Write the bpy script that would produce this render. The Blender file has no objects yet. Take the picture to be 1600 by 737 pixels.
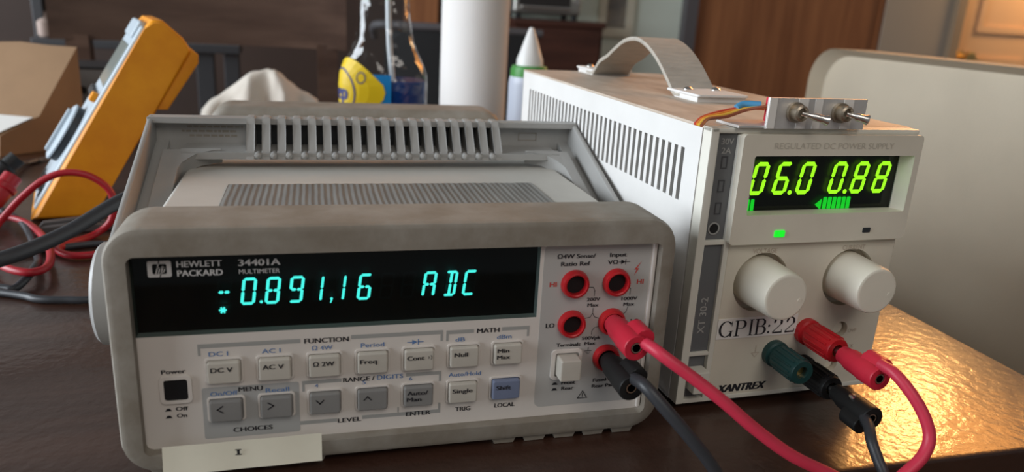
import bpy, bmesh, math, random
from mathutils import Vector, Matrix
random.seed(7)
SC = bpy.context.scene
COL = SC.collection
S = 0.001                                   # every coordinate below is in millimetres; z = 0 is the table top

# ------------------------------------------------------------------ camera
cam_d = bpy.data.cameras.new('camera'); cam = bpy.data.objects.new('camera', cam_d); COL.objects.link(cam)
cam_d.sensor_fit = 'HORIZONTAL'; cam_d.sensor_width = 36.0; cam_d.lens = 26.388
cam_d.clip_start = 0.02; cam_d.clip_end = 60
cam.matrix_world = Matrix(((0.96636, 0.02241, -0.25623, 0.06461),
                           (-0.25121, 0.29620, -0.92150, -0.28419),
                           (0.05524, 0.95486, 0.29187, 0.18623),
                           (0, 0, 0, 1)))
cam_d.dof.use_dof = True; cam_d.dof.focus_distance = 0.36; cam_d.dof.aperture_fstop = 9.5
SC.camera = cam

# ------------------------------------------------------------------ exposure, world, lights
SC.view_settings.view_transform = 'Standard'; SC.view_settings.look = 'None'
SC.view_settings.gamma = 1.0; SC.view_settings.use_curve_mapping = False
SC.view_settings.exposure = 0.0
wd = bpy.data.worlds.new('world'); SC.world = wd; wd.use_nodes = True
wd.node_tree.nodes['Background'].inputs[0].default_value = (0.75, 0.74, 0.74, 1)
wd.node_tree.nodes['Background'].inputs[1].default_value = 0.16

def area(name, loc, target, sx, sy, energy, color, spread=180):
    d = bpy.data.lights.new(name, 'AREA'); d.shape = 'RECTANGLE'; d.size = sx; d.size_y = sy
    d.energy = energy; d.color = color; d.spread = math.radians(spread)
    o = bpy.data.objects.new(name, d); COL.objects.link(o)
    o.location = Vector(loc) * S
    o.rotation_euler = (Vector(target) - Vector(loc)).to_track_quat('-Z', 'Y').to_euler()
    return o
def point(name, loc, energy, color, r):
    d = bpy.data.lights.new(name, 'POINT'); d.energy = energy; d.color = color; d.shadow_soft_size = r
    o = bpy.data.objects.new(name, d); COL.objects.link(o); o.location = Vector(loc) * S
    return o
area('window_daylight', (-2300, 250, 680), (100, 150, 50), 2.4, 1.4, 108, (0.86, 0.93, 1.0))
area('front_fill', (300, -1500, 1500), (150, 100, 0), 1.2, 1.0, 11, (1.0, 0.93, 0.85))  # added soft fill from behind the camera, not an actual fixture
area('warm_lamp', (1340, 922, 638), (350, 0, 0), 0.11, 0.11, 0.36, (1.0, 0.50, 0.16), 60)
area('hall_glow', (2250, 1500, 1050), (420, 60, 0), 1.6, 1.2, 2.2, (1.0, 0.37, 0.075), 34)
point('hall_lamp', (2950, 1950, 650), 15, (1.0, 0.64, 0.32), 0.12)

# ------------------------------------------------------------------ materials
def mat(name, col, rough=0.5, metal=0.0, var=0.0, vscale=30.0, bump=0.0, bscale=400.0, emit=None, estr=0.0,
        alpha=None, trans=0.0, ior=1.45, col2=None, coat=0.0, spec=0.5, stretch=None, sheen=0.0):
    m = bpy.data.materials.new(name); m.use_nodes = True
    nt = m.node_tree; b = nt.nodes['Principled BSDF']
    b.inputs['Base Color'].default_value = (*col, 1); b.inputs['Roughness'].default_value = rough
    b.inputs['Metallic'].default_value = metal; b.inputs['IOR'].default_value = ior
    b.inputs['Specular IOR Level'].default_value = spec
    b.inputs['Transmission Weight'].default_value = trans
    b.inputs['Coat Weight'].default_value = coat
    if emit: b.inputs['Emission Color'].default_value = (*emit, 1); b.inputs['Emission Strength'].default_value = estr
    tc = nt.nodes.new('ShaderNodeTexCoord'); src = tc.outputs['Object']
    if stretch:
        mp = nt.nodes.new('ShaderNodeMapping'); mp.inputs['Scale'].default_value = stretch
        nt.links.new(src, mp.inputs['Vector']); src = mp.outputs['Vector']
    if var > 0 or col2:
        n = nt.nodes.new('ShaderNodeTexNoise'); n.inputs['Scale'].default_value = vscale; n.inputs['Detail'].default_value = 5
        n.inputs['Roughness'].default_value = 0.6
        nt.links.new(src, n.inputs['Vector'])
        r = nt.nodes.new('ShaderNodeValToRGB'); r.color_ramp.elements[0].position = 0.36; r.color_ramp.elements[1].position = 0.66
        c2 = col2 if col2 else tuple(c * (1 - var) for c in col)
        r.color_ramp.elements[0].color = (*c2, 1); r.color_ramp.elements[1].color = (*col, 1)
        nt.links.new(n.outputs['Fac'], r.inputs['Fac']); nt.links.new(r.outputs['Color'], b.inputs['Base Color'])
    if bump > 0:
        n2 = nt.nodes.new('ShaderNodeTexNoise'); n2.inputs['Scale'].default_value = bscale; n2.inputs['Detail'].default_value = 3
        nt.links.new(src, n2.inputs['Vector'])
        bp = nt.nodes.new('ShaderNodeBump'); bp.inputs['Strength'].default_value = bump; bp.inputs['Distance'].default_value = 0.001
        nt.links.new(n2.outputs['Fac'], bp.inputs['Height']); nt.links.new(bp.outputs['Normal'], b.inputs['Normal'])
    return m
def pane_mat(name, tint, gloss_rough=0.03, ior=1.45, bump=0.0):
    m = bpy.data.materials.new(name); m.use_nodes = True; nt = m.node_tree
    nt.nodes.remove(nt.nodes['Principled BSDF']); out = nt.nodes['Material Output']
    t = nt.nodes.new('ShaderNodeBsdfTransparent'); t.inputs[0].default_value = (*tint, 1)
    g = nt.nodes.new('ShaderNodeBsdfGlossy'); g.inputs['Roughness'].default_value = gloss_rough
    f = nt.nodes.new('ShaderNodeFresnel'); f.inputs[0].default_value = ior
    if bump > 0:
        tc = nt.nodes.new('ShaderNodeTexCoord'); n2 = nt.nodes.new('ShaderNodeTexNoise'); n2.inputs['Scale'].default_value = 34
        bp = nt.nodes.new('ShaderNodeBump'); bp.inputs['Strength'].default_value = bump; bp.inputs['Distance'].default_value = 0.01
        nt.links.new(tc.outputs['Object'], n2.inputs['Vector']); nt.links.new(n2.outputs['Fac'], bp.inputs['Height']); nt.links.new(bp.outputs['Normal'], g.inputs['Normal']); nt.links.new(bp.outputs['Normal'], f.inputs['Normal'])
    mx = nt.nodes.new('ShaderNodeMixShader'); ge = nt.nodes.new('ShaderNodeNewGeometry')
    iv = nt.nodes.new('ShaderNodeMath'); iv.operation = 'SUBTRACT'; iv.inputs[0].default_value = 1.0; nt.links.new(ge.outputs['Backfacing'], iv.inputs[1])
    mu = nt.nodes.new('ShaderNodeMath'); mu.operation = 'MULTIPLY'; nt.links.new(f.outputs[0], mu.inputs[0]); nt.links.new(iv.outputs[0], mu.inputs[1])
    nt.links.new(mu.outputs[0], mx.inputs[0]); nt.links.new(t.outputs[0], mx.inputs[1]); nt.links.new(g.outputs[0], mx.inputs[2])
    nt.links.new(mx.outputs[0], out.inputs[0])
    return m
def wood(name, c1, c2, rough, stretch, scale=6.0, bump=0.0, coat=0.0, bscale=150.0, ior=1.45):
    m = mat(name, c1, rough, col2=c2, vscale=scale, stretch=stretch, coat=coat, ior=ior)
    if bump > 0:
        nt = m.node_tree; b = nt.nodes['Principled BSDF']
        tc = nt.nodes.new('ShaderNodeTexCoord'); n2 = nt.nodes.new('ShaderNodeTexNoise'); n2.inputs['Scale'].default_value = bscale
        n2.inputs['Detail'].default_value = 4
        bp = nt.nodes.new('ShaderNodeBump'); bp.inputs['Strength'].default_value = bump; bp.inputs['Distance'].default_value = 0.001
        nt.links.new(tc.outputs['Object'], n2.inputs['Vector'])
        nt.links.new(n2.outputs['Fac'], bp.inputs['Height']); nt.links.new(bp.outputs['Normal'], b.inputs['Normal'])
    return m

M_table = wood('table_varnish', (0.055, 0.024, 0.015), (0.032, 0.013, 0.008), 0.40, (1, 9, 1), 5.0, bump=0.35, bscale=190.0, coat=0.6, ior=1.5)
M_table.node_tree.nodes['Principled BSDF'].inputs['Coat Roughness'].default_value = 0.11
M_table.node_tree.nodes['Principled BSDF'].inputs['Coat Weight'].default_value = 0.35
_nt = M_table.node_tree; _nt.links.new([n for n in _nt.nodes if n.type == 'BUMP'][0].outputs['Normal'], _nt.nodes['Principled BSDF'].inputs['Coat Normal'])
M_edge = wood('table_edge_wood', (0.10, 0.055, 0.04), (0.05, 0.026, 0.02), 0.35, (1, 9, 9), 5.0)
M_bump = mat('grey_rubber_bumper', (0.305, 0.28, 0.24), 0.62, var=0.18, col2=(0.225, 0.195, 0.155), vscale=45, bump=0.12, bscale=300)
M_handle = mat('grey_handle_plastic', (0.36, 0.355, 0.34), 0.40, var=0.08, vscale=40)
M_cover = mat('beige_painted_cover', (0.53, 0.515, 0.47), 0.6, var=0.08, vscale=25)
M_panel = mat('warm_white_panel', (0.72, 0.67, 0.62), 0.45, var=0.05, vscale=30)
M_greyp = mat('grey_panel_print', (0.475, 0.465, 0.445), 0.5, var=0.04, vscale=30)
M_band = mat('grey_band_print', (0.36, 0.36, 0.345), 0.5)
M_menu = mat('menu_field_print', (0.42, 0.42, 0.41), 0.5)
M_keyl = mat('light_key_plastic', (0.56, 0.525, 0.46), 0.45, var=0.08, vscale=60)
M_keyd = mat('dark_key_plastic', (0.25, 0.245, 0.235), 0.45, var=0.08, vscale=60)
M_keyb = mat('blue_key_plastic', (0.18, 0.215, 0.32), 0.45, var=0.08, vscale=60)
M_black = mat('black_ink', (0.02, 0.02, 0.025), 0.6)
M_blue = mat('blue_ink', (0.10, 0.20, 0.42), 0.6)
M_redink = mat('red_ink', (0.55, 0.06, 0.05), 0.6)
M_white = mat('white_ink', (0.62, 0.62, 0.62), 0.6)
M_dark = mat('dark_cavity', (0.006, 0.006, 0.007), 0.6)
M_dispback = mat('display_backing', (0.004, 0.008, 0.009), 0.5)
M_dispback2 = mat('display_backing_brown', (0.016, 0.012, 0.012), 0.4)
M_pane = pane_mat('smoked_display_pane', (0.62, 0.68, 0.68))
M_vfd = mat('cyan_lit_segments', (0.02, 0.2, 0.2), 0.5, emit=(0.07, 0.80, 0.70), estr=2.7)
M_vfddim = mat('unlit_segments', (0.010, 0.022, 0.024), 0.5)
M_led = mat('lime_lit_segments', (0.1, 0.3, 0.0), 0.5, emit=(0.42, 1.0, 0.015), estr=2.5)
M_bar = mat('green_lit_bars', (0.0, 0.3, 0.0), 0.5, emit=(0.01, 0.85, 0.03), estr=1.5)
M_pilot = mat('green_lit_pilot', (0.0, 0.3, 0.0), 0.5, emit=(0.01, 0.9, 0.03), estr=0.9)
M_redpl = mat('red_plastic', (0.52, 0.012, 0.018), 0.35, var=0.15, vscale=80)
M_redsil = mat('crimson_plug_plastic', (0.62, 0.022, 0.05), 0.42, var=0.12, vscale=80)
M_redcab = mat('crimson_silicone_lead', (0.62, 0.035, 0.075), 0.45, var=0.1, vscale=60)
M_redold = mat('dark_red_silicone_lead', (0.40, 0.012, 0.022), 0.4, var=0.15, vscale=50)
M_blkpl = mat('black_plug_plastic', (0.014, 0.014, 0.014), 0.5, spec=0.3)
M_blkcab = mat('black_silicone_lead', (0.035, 0.037, 0.042), 0.42)
M_metal = mat('nickel_metal', (0.75, 0.73, 0.70), 0.25, metal=1.0)
M_dullnickel = mat('dull_nickel', (0.42, 0.36, 0.28), 0.4, metal=0.9)
M_brass = mat('brass_metal', (0.80, 0.55, 0.22), 0.3, metal=1.0)
M_green = mat('dark_green_post_plastic', (0.012, 0.052, 0.050), 0.4)
M_paper = mat('cream_label_paper', (0.80, 0.76, 0.62), 0.7, var=0.05, vscale=60)
M_tape = mat('ribbed_grey_tape', (0.24, 0.235, 0.22), 0.38, var=0.25, vscale=25, bump=0.5, bscale=90, stretch=(9, 1, 1))
_nt = M_tape.node_tree; _tc = _nt.nodes.new('ShaderNodeTexCoord'); _w = _nt.nodes.new('ShaderNodeTexWave'); _w.inputs['Scale'].default_value = 105; _w.inputs['Distortion'].default_value = 1.2
_w.inputs['Detail Scale'].default_value = 0.3; _b = [n for n in _nt.nodes if n.type == 'BUMP'][0]; _b.inputs['Strength'].default_value = 0.4
_nt.links.new(_tc.outputs['Object'], _w.inputs['Vector']); _nt.links.new(_w.outputs['Fac'], _b.inputs['Height'])
M_xcase = mat('white_steel_case', (0.74, 0.725, 0.70), 0.5, var=0.06, vscale=20, bump=0.06, bscale=900)
M_xtop = mat('dusty_case_lid', (0.60, 0.51, 0.42), 0.6, col2=(0.46, 0.37, 0.29), vscale=28, stretch=(3, 1, 1), bump=0.1, bscale=200)
M_xfront = mat('ivory_front_plastic', (0.72, 0.67, 0.56), 0.45, var=0.07, vscale=30)
M_xfrontw = mat('pale_frame_plastic', (0.72, 0.70, 0.62), 0.45, var=0.05, vscale=30)
M_strip = mat('slate_strip_print', (0.13, 0.135, 0.14), 0.5)
M_strip2 = mat('slate_mark_print', (0.06, 0.06, 0.065), 0.5)
M_knob = mat('ivory_knob_plastic', (0.78, 0.735, 0.62), 0.42, var=0.06, vscale=50)
M_label = mat('white_label_tape', (0.80, 0.78, 0.74), 0.5)
M_strap = mat('woven_grey_strap', (0.50, 0.455, 0.39), 0.75, var=0.2, vscale=60, stretch=(1, 6, 6), bump=0.6, bscale=250)
M_alu = mat('scuffed_aluminium', (0.82, 0.80, 0.77), 0.38, metal=0.55, var=0.2, vscale=60)
M_orange = mat('orange_holster_rubber', (0.92, 0.36, 0.008), 0.5, var=0.1, col2=(0.80, 0.28, 0.006), vscale=25)
M_fface = mat('grey_blue_meter_face', (0.50, 0.58, 0.64), 0.35)
M_fdark = mat('charcoal_meter_plastic', (0.03, 0.034, 0.038), 0.35)
M_lcd = mat('grey_lcd_glass', (0.30, 0.33, 0.30), 0.15)

# ------------------------------------------------------------------ mesh helpers
def obj(name, bm, m, parent=None, smooth=40, label=None):
    bmesh.ops.recalc_face_normals(bm, faces=bm.faces[:])
    bmesh.ops.scale(bm, vec=(S, S, S), verts=bm.verts[:])
    me = bpy.data.meshes.new(name); bm.to_mesh(me); bm.free()
    if smooth:
        for p in me.polygons: p.use_smooth = True
        me.set_sharp_from_angle(angle=math.radians(smooth))
    me.materials.append(m)
    o = bpy.data.objects.new(name, me); COL.objects.link(o)
    wn = o.modifiers.new('weighted_normals', 'WEIGHTED_NORMAL'); wn.mode = 'FACE_AREA'; wn.weight = 80; wn.keep_sharp = True
    if parent: o.parent = parent
    if label: o['label'] = label
    return o
def flat(name, bm, m, parent=None, label=None):          # printed marks: keep winding as made
    bmesh.ops.scale(bm, vec=(S, S, S), verts=bm.verts[:])
    me = bpy.data.meshes.new(name); bm.to_mesh(me); bm.free(); me.materials.append(m)
    o = bpy.data.objects.new(name, me); COL.objects.link(o)
    if parent: o.parent = parent
    if label: o['label'] = label
    return o
def thing(name, label, cat, loc=(0, 0, 0), rotz=0, group=None):
    o = bpy.data.objects.new(name, None); COL.objects.link(o); o.empty_display_size = 0.02
    o.location = Vector(loc) * S; o.rotation_euler = (0, 0, rotz)
    o['label'] = label; o['category'] = cat
    if group: o['group'] = group
    return o
def tag(o, label, cat, group=None):
    o['label'] = label; o['category'] = cat
    if group: o['group'] = group
    return o
def struct(o):
    o['kind'] = 'structure'; return o
def nb(): return bmesh.new()
def merge(dst, src, M=None):
    vm = {}
    for v in src.verts: vm[v] = dst.verts.new((M @ v.co) if M else v.co)
    for f in src.faces:
        try: dst.faces.new([vm[v] for v in f.verts])
        except ValueError: pass
    src.free()
def box(bm, x0, x1, y0, y1, z0, z1, bev=0.0, seg=2, M=None):
    t = bmesh.new(); bmesh.ops.create_cube(t, size=1.0)
    for v in t.verts:
        v.co = Vector(((x0 + x1) / 2 + v.co.x * (x1 - x0), (y0 + y1) / 2 + v.co.y * (y1 - y0), (z0 + z1) / 2 + v.co.z * (z1 - z0)))
    if bev > 0: bmesh.ops.bevel(t, geom=t.edges[:], offset=bev, segments=seg, profile=0.5, affect='EDGES')
    merge(bm, t, M); return bm
def rrect(x0, x1, z0, z1, r, n=5):
    out = []
    for cx, cz, a0 in ((x1 - r, z1 - r, 0), (x0 + r, z1 - r, 90), (x0 + r, z0 + r, 180), (x1 - r, z0 + r, 270)):
        for i in range(n + 1):
            a = math.radians(a0 + 90 * i / n); out.append((cx + r * math.cos(a), cz + r * math.sin(a)))
    return out
def put(axis, p, q, c):
    return {'y': (p, c, q), 'x': (c, p, q), 'z': (p, q, c)}[axis]
def prism(bm, poly, axis, c0, c1, bev=0.0, M=None, seg=2):
    t = bmesh.new()
    a = [t.verts.new(put(axis, p, q, c0)) for p, q in poly]; b = [t.verts.new(put(axis, p, q, c1)) for p, q in poly]
    fa = t.faces.new(a); fb = t.faces.new(b[::-1]); n = len(a)
    for i in range(n): t.faces.new((a[i], b[i], b[(i + 1) % n], a[(i + 1) % n]))
    if bev > 0:
        es = list(set(fa.edges[:] + fb.edges[:]))
        bmesh.ops.bevel(t, geom=es, offset=bev, segments=seg, profile=0.5, affect='EDGES')
    merge(bm, t, M); return bm
def loft(bm, loops, closed_u=True, caps=(True, True), wrap=False):
    L = [[bm.verts.new(p) for p in lp] for lp in loops]
    k = len(L); n = len(L[0])
    for i in range(k if wrap else k - 1):
        A, B = L[i], L[(i + 1) % k]
        for j in range(n if closed_u else n - 1):
            bm.faces.new((A[j], A[(j + 1) % n], B[(j + 1) % n], B[j]))
    if not wrap and closed_u:
        if caps[0]: bm.faces.new(L[0][::-1])
        if caps[1]: bm.faces.new(L[-1])
    return bm
def frame(bm, outer, inner, axis, c0, c1, rnd=0.0):       # a ring with a hole, its outer front edges rounded by rnd
    cx = sum(p for p, q in outer) / len(outer); cz = sum(q for p, q in outer) / len(outer)
    def off(poly, d):
        n = len(poly); out = []
        for i in range(n):
            p0, p1, p2 = Vector(poly[i - 1]), Vector(poly[i]), Vector(poly[(i + 1) % n])
            t = (p2 - p0).normalized(); nn = Vector((-t.y, t.x))
            if nn.dot(Vector((cx, cz)) - p1) < 0: nn = -nn
            q = p1 + nn * d; out.append((q.x, q.y))
        return out
    sgn = 1 if c1 > c0 else -1; loops = []
    if rnd > 0:
        K = 6
        for i in range(K + 1):
            t = math.pi / 2 * (1 - i / K); loops.append([put(axis, p, q, c0 + sgn * rnd * (1 - math.sin(t))) for p, q in off(outer, rnd * (1 - math.cos(t)))])
        r2 = min(rnd * 0.5, 3.0)
        loops.append([put(axis, p, q, c1 - sgn * r2) for p, q in outer]); loops.append([put(axis, p, q, c1 - sgn * r2 * 0.3) for p, q in off(outer, r2 * 0.3)])
        loops.append([put(axis, p, q, c1) for p, q in off(outer, r2)])
    else:
        loops = [[put(axis, p, q, c0) for p, q in outer], [put(axis, p, q, c1) for p, q in outer]]
    e = min(0.8, abs(c1 - c0) * 0.4)
    loops.append([put(axis, p, q, c1) for p, q in inner]); loops.append([put(axis, p, q, c0 + sgn * e) for p, q in inner])
    loops.append([put(axis, p, q, c0) for p, q in off(inner, -e)])
    return loft(bm, loops, wrap=True)
def spline(pts, n=8):
    P = [Vector(p) for p in pts]; out = []
    for i in range(len(P) - 1):
        p0 = P[i - 1] if i else P[0] * 2 - P[1]; p1, p2 = P[i], P[i + 1]
        p3 = P[i + 2] if i + 2 < len(P) else P[-1] * 2 - P[-2]
        for k in range(n):
            t = k / n
            out.append(0.5 * ((2 * p1) + (p2 - p0) * t + (2 * p0 - 5 * p1 + 4 * p2 - p3) * t * t + (3 * p1 - p0 - 3 * p2 + p3) * t ** 3))
    out.append(P[-1]); return out
def tube(bm, pts, r, n=12, smooth=8):
    P = spline(pts, smooth) if smooth else [Vector(p) for p in pts]
    T = [(P[min(i + 1, len(P) - 1)] - P[max(i - 1, 0)]).normalized() for i in range(len(P))]
    up = Vector((0, 0, 1)) if abs(T[0].z) < 0.9 else Vector((1, 0, 0))
    u = T[0].cross(up).normalized(); loops = []
    for i, p in enumerate(P):
        u = (u - T[i] * u.dot(T[i])).normalized(); w = T[i].cross(u)
        rr = r[min(int(i / max(1, smooth)), len(r) - 1)] if isinstance(r, (list, tuple)) else r
        loops.append([p + (u * math.cos(2 * math.pi * k / n) + w * math.sin(2 * math.pi * k / n)) * rr for k in range(n)])
    return loft(bm, loops)
def lathe(bm, prof, o=(0, 0, 0), ax=(0, 0, 1), n=28, caps=(True, True)):
    ax = Vector(ax).normalized(); up = Vector((0, 0, 1)) if abs(ax.z) < 0.9 else Vector((1, 0, 0))
    u = ax.cross(up).normalized(); w = ax.cross(u); o = Vector(o)
    return loft(bm, [[o + ax * h + (u * math.cos(2 * math.pi * k / n) + w * math.sin(2 * math.pi * k / n)) * max(r, 1e-3) for k in range(n)] for r, h in prof], caps=caps)
# lettering
_tc = {}
def glyphs(s, off):
    if (s, off) not in _tc:
        cu = bpy.data.curves.new('lettering_source', 'FONT'); cu.body = s; cu.size = 1.0; cu.resolution_u = 3; cu.offset = off
        o = bpy.data.objects.new('lettering_source', cu); COL.objects.link(o)
        bpy.context.view_layer.update()
        me = bpy.data.meshes.new_from_object(o.evaluated_get(bpy.context.evaluated_depsgraph_get()))
        vs = [(v.co.x, v.co.y) for v in me.vertices]; fs = [tuple(p.vertices) for p in me.polygons]
        bpy.data.objects.remove(o); bpy.data.curves.remove(cu); bpy.data.meshes.remove(me)
        _tc[(s, off)] = (vs, fs)
    return _tc[(s, off)]
def plane_y(y): return lambda p, q: (p, y, q)
def text(bm, s, cx, cz, h, pl, w=None, off=0.012, shear=0.0, cap=0.70, align='c', rot=False):
    vs, fs = glyphs(s, 0.0)
    if not vs: return
    x0 = min(v[0] for v in vs); x1 = max(v[0] for v in vs)
    k = h / cap; kx = (w / (x1 - x0)) if w else k
    W = (x1 - x0) * kx; ox = {'c': -W / 2, 'l': 0, 'r': -W}[align]
    passes = [0.0] if off < 0.008 else [-off * 1.6 * kx, 0.0, off * 1.6 * kx]
    for i, dx in enumerate(passes):                       # heavier strokes: the letter laid over itself, a hair to each side
        nv = []
        for x, y in vs:
            p = (x - x0) * kx + ox + dx; q = y * k - h / 2; p += q * shear
            if rot: p, q = -q, p
            v = Vector(pl(cx + p, cz + q)); v.y -= 0.012 * i; nv.append(bm.verts.new(v))
        for f in fs:
            try: bm.faces.new([nv[j] for j in f])
            except ValueError: pass
def poly(bm, pts, pl): bm.faces.new([bm.verts.new(pl(p, q)) for p, q in pts])
def line(bm, pts, w, pl):
    for (a, b), (c, d) in zip(pts[:-1], pts[1:]):
        dx, dz = c - a, d - b; L = math.hypot(dx, dz) or 1; nx, nz = -dz / L * w / 2, dx / L * w / 2
        ex, ez = dx / L * w / 2, dz / L * w / 2
        poly(bm, [(a - nx - ex, b - nz - ez), (c - nx + ex, d - nz + ez), (c + nx + ex, d + nz + ez), (a + nx - ex, b + nz - ez)], pl)
def rect(bm, x0, z0, x1, z1, pl): poly(bm, [(x0, z0), (x1, z0), (x1, z1), (x0, z1)], pl)
SEG7 = {'0': 'abcdef', '1': 'bc', '6': 'acdefgh', '8': 'abcdefgh', '9': 'abcdfgh', 'A': 'abcefgh', 'C': 'adef', '-': 'gh', 'D': 'abcdij', '5': 'acdfgh'}
def seg(bm, ch, x, z, w, h, t, sh, pl, gap=0.12, solid_mid=False):
    """one segmented character; x, z its lower left corner"""
    def P(a, b): return (x + a + b * sh, z + b)
    def bar(p, q):
        (a, b), (c, d) = p, q; dx, dz = c - a, d - b; L = math.hypot(dx, dz); ux, uz = dx / L, dz / L; nx, nz = -uz * t / 2, ux * t / 2
        a += ux * gap * t; b += uz * gap * t; c -= ux * gap * t; d -= uz * gap * t
        e = t * 0.42
        poly(bm, [P(a, b), P(a + ux * e - nx, b + uz * e - nz), P(c - ux * e - nx, d - uz * e - nz), P(c, d), P(c - ux * e + nx, d - uz * e + nz), P(a + ux * e + nx, b + uz * e + nz)], pl)
    k = t / 2; X0, X1, Z0, Z1, ZM, XM = k, w - k, k, h - k, h / 2, w / 2
    g = {'a': ((X0, Z1), (X1, Z1)), 'b': ((X1, ZM), (X1, Z1)), 'c': ((X1, Z0), (X1, ZM)), 'd': ((X0, Z0), (X1, Z0)),
         'e': ((X0, Z0), (X0, ZM)), 'f': ((X0, ZM), (X0, Z1)), 'g': ((X0, ZM), (XM, ZM)), 'h': ((XM, ZM), (X1, ZM)),
         'i': ((XM, ZM), (XM, Z1)), 'j': ((XM, Z0), (XM, ZM))}
    s = SEG7[ch]
    if solid_mid and 'g' in s and 'h' in s:
        s = s.replace('g', '').replace('h', ''); bar((X0, ZM), (X1, ZM))
    for c in s: bar(*g[c])
def dot(bm, x, z, r, pl, n=10): poly(bm, [(x + r * math.cos(2 * math.pi * i / n), z + r * math.sin(2 * math.pi * i / n)) for i in range(n)], pl)

# ================================================================== SETTING
M_floor = wood('floor_boards', (0.16, 0.085, 0.045), (0.10, 0.05, 0.026), 0.4, (8, 1, 1), 3.0)
M_wallb = mat('beige_wall_paint', (0.42, 0.35, 0.28), 0.8, var=0.05, vscale=2)
M_wallp = mat('pale_sage_wall_paint', (0.74, 0.80, 0.70), 0.8, var=0.06, vscale=3)
M_wallk = mat('dark_brown_wall_panel', (0.045, 0.023, 0.015), 0.6, var=0.3, vscale=3)
M_doorw = wood('brown_door_wood', (0.36, 0.145, 0.058), (0.23, 0.085, 0.034), 0.42, (9, 9, 0.6), 3.0)
M_trimg = mat('grey_trim_paint', (0.11, 0.10, 0.105), 0.5)
M_doorp = mat('warm_lit_door_paint', (0.80, 0.50, 0.28), 0.5, var=0.04, vscale=4)  # light-coloured door; the orange of the warm light is put into its colour
M_doortrim = mat('tan_trim_paint', (0.36, 0.26, 0.17), 0.5)
bm = nb(); box(bm, -2600, 4200, -2200, 2400, -780, -740); struct(obj('floor', bm, M_floor))
bm = nb(); box(bm, -2600, 690, 2300, 2400, -740, 430); struct(obj('wall_left', bm, M_wallk))
bm = nb(); box(bm, -2600, 690, 2310, 2400, 430, 2000); struct(obj('wall_rear', bm, mat('grey_wall_paint', (0.50, 0.48, 0.45), 0.8)))
bm = nb(); box(bm, 690, 1330, 2215, 2400, -740, 1700); struct(obj('wall_back', bm, M_wallp))
bm = nb(); box(bm, 2146, 2455, 2190, 2400, -740, 1700); struct(obj('wall_right', bm, M_wallb))
bm = nb(); box(bm, 372, 482, 2285, 2302, -740, 1400, 4); struct(obj('trim_3', bm, M_doorw))
bm = nb(); box(bm, 1326, 1374, 2180, 2400, -740, 1400, 4); struct(obj('trim_1', bm, M_trimg))
def door_slab(bm, x0, x1, y, z0, z1, panels):
    box(bm, x0, x1, y + 8, y + 40, z0, z1, 2)
    for a, b, c, d in panels: frame(bm, rrect(a, b, c, d, 6, 2), rrect(a + 24, b - 24, c + 24, d - 24, 4, 2), 'y', y + 8, y - 2)
d1 = bm = nb(); box(bm, 1374, 2146, 2205, 2245, -735, 1290, 3); d1 = struct(obj('door_1', bm, M_doorw))
bm = nb(); box(bm, 1374, 1382, 2197, 2205, -735, 1290); box(bm, 2128, 2144, 2196, 2206, -735, 1290); obj('door_stile', bm, M_doorw, d1)
bm = nb(); box(bm, 2450, 2492, 2170, 2260, -740, 1330, 4); struct(obj('trim_2', bm, M_doortrim))
bm = nb(); door_slab(bm, 2492, 3260, 2200, -735, 1290, [(2590, 2850, -560, 95), (2900, 3160, -560, 95), (2590, 2850, 190, 1150), (2900, 3160, 190, 1150)])
d2 = struct(obj('door_2', bm, M_doorp))
bm = nb(); lathe(bm, [(26, 0), (26, 5), (10, 8), (9, 28), (20, 34), (26, 46), (24, 58), (12, 64)], (2540, 2206, 92), (0, -1, 0)); obj('door_knob', bm, M_brass, d2)

# ------------------------------------------------------------------ dining table
TB = thing('dining_table', 'dark brown varnished dining table under all the instruments', 'table', (-300, 400, -740))
def tl(bm):                                               # table pieces are given in world mm
    bmesh.ops.translate(bm, vec=(300, -400, 740), verts=bm.verts[:]); return bm
bm = nb(); box(bm, -1050, 460, -48, 905, -26, 0, 2.5); obj('tabletop', tl(bm), M_table, TB)
bm = nb()
box(bm, -960, 380, 30, 52, -110, -27, 2); box(bm, -960, 380, 808, 830, -110, -27, 2); box(bm, -960, -938, 52, 808, -110, -27, 2); box(bm, 358, 380, 52, 808, -110, -27, 2)
obj('apron', tl(bm), M_edge, TB)
for lx in (-985, 345):
    for ly in (5, 785):
        bm = nb(); loft(bm, [[(lx + 35 + sx * k, ly + 35 + sy * k, z) for sx, sy in ((-1, -1), (1, -1), (1, 1), (-1, 1))] for z, k in ((-740, 24), (-120, 35), (-27, 35))])
        obj('leg', tl(bm), M_edge, TB)

# ================================================================== BENCH MULTIMETER
DM = thing('bench_multimeter', 'wide grey bench multimeter with cyan digits and rubber bumpers', 'multimeter', (0, 0, 0))
bm = nb(); prism(bm, rrect(-1.7, 210.7, 9.5, 91.6, 2.5, 3), 'y', 12, 336); obj('cover', bm, M_cover, DM)
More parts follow.
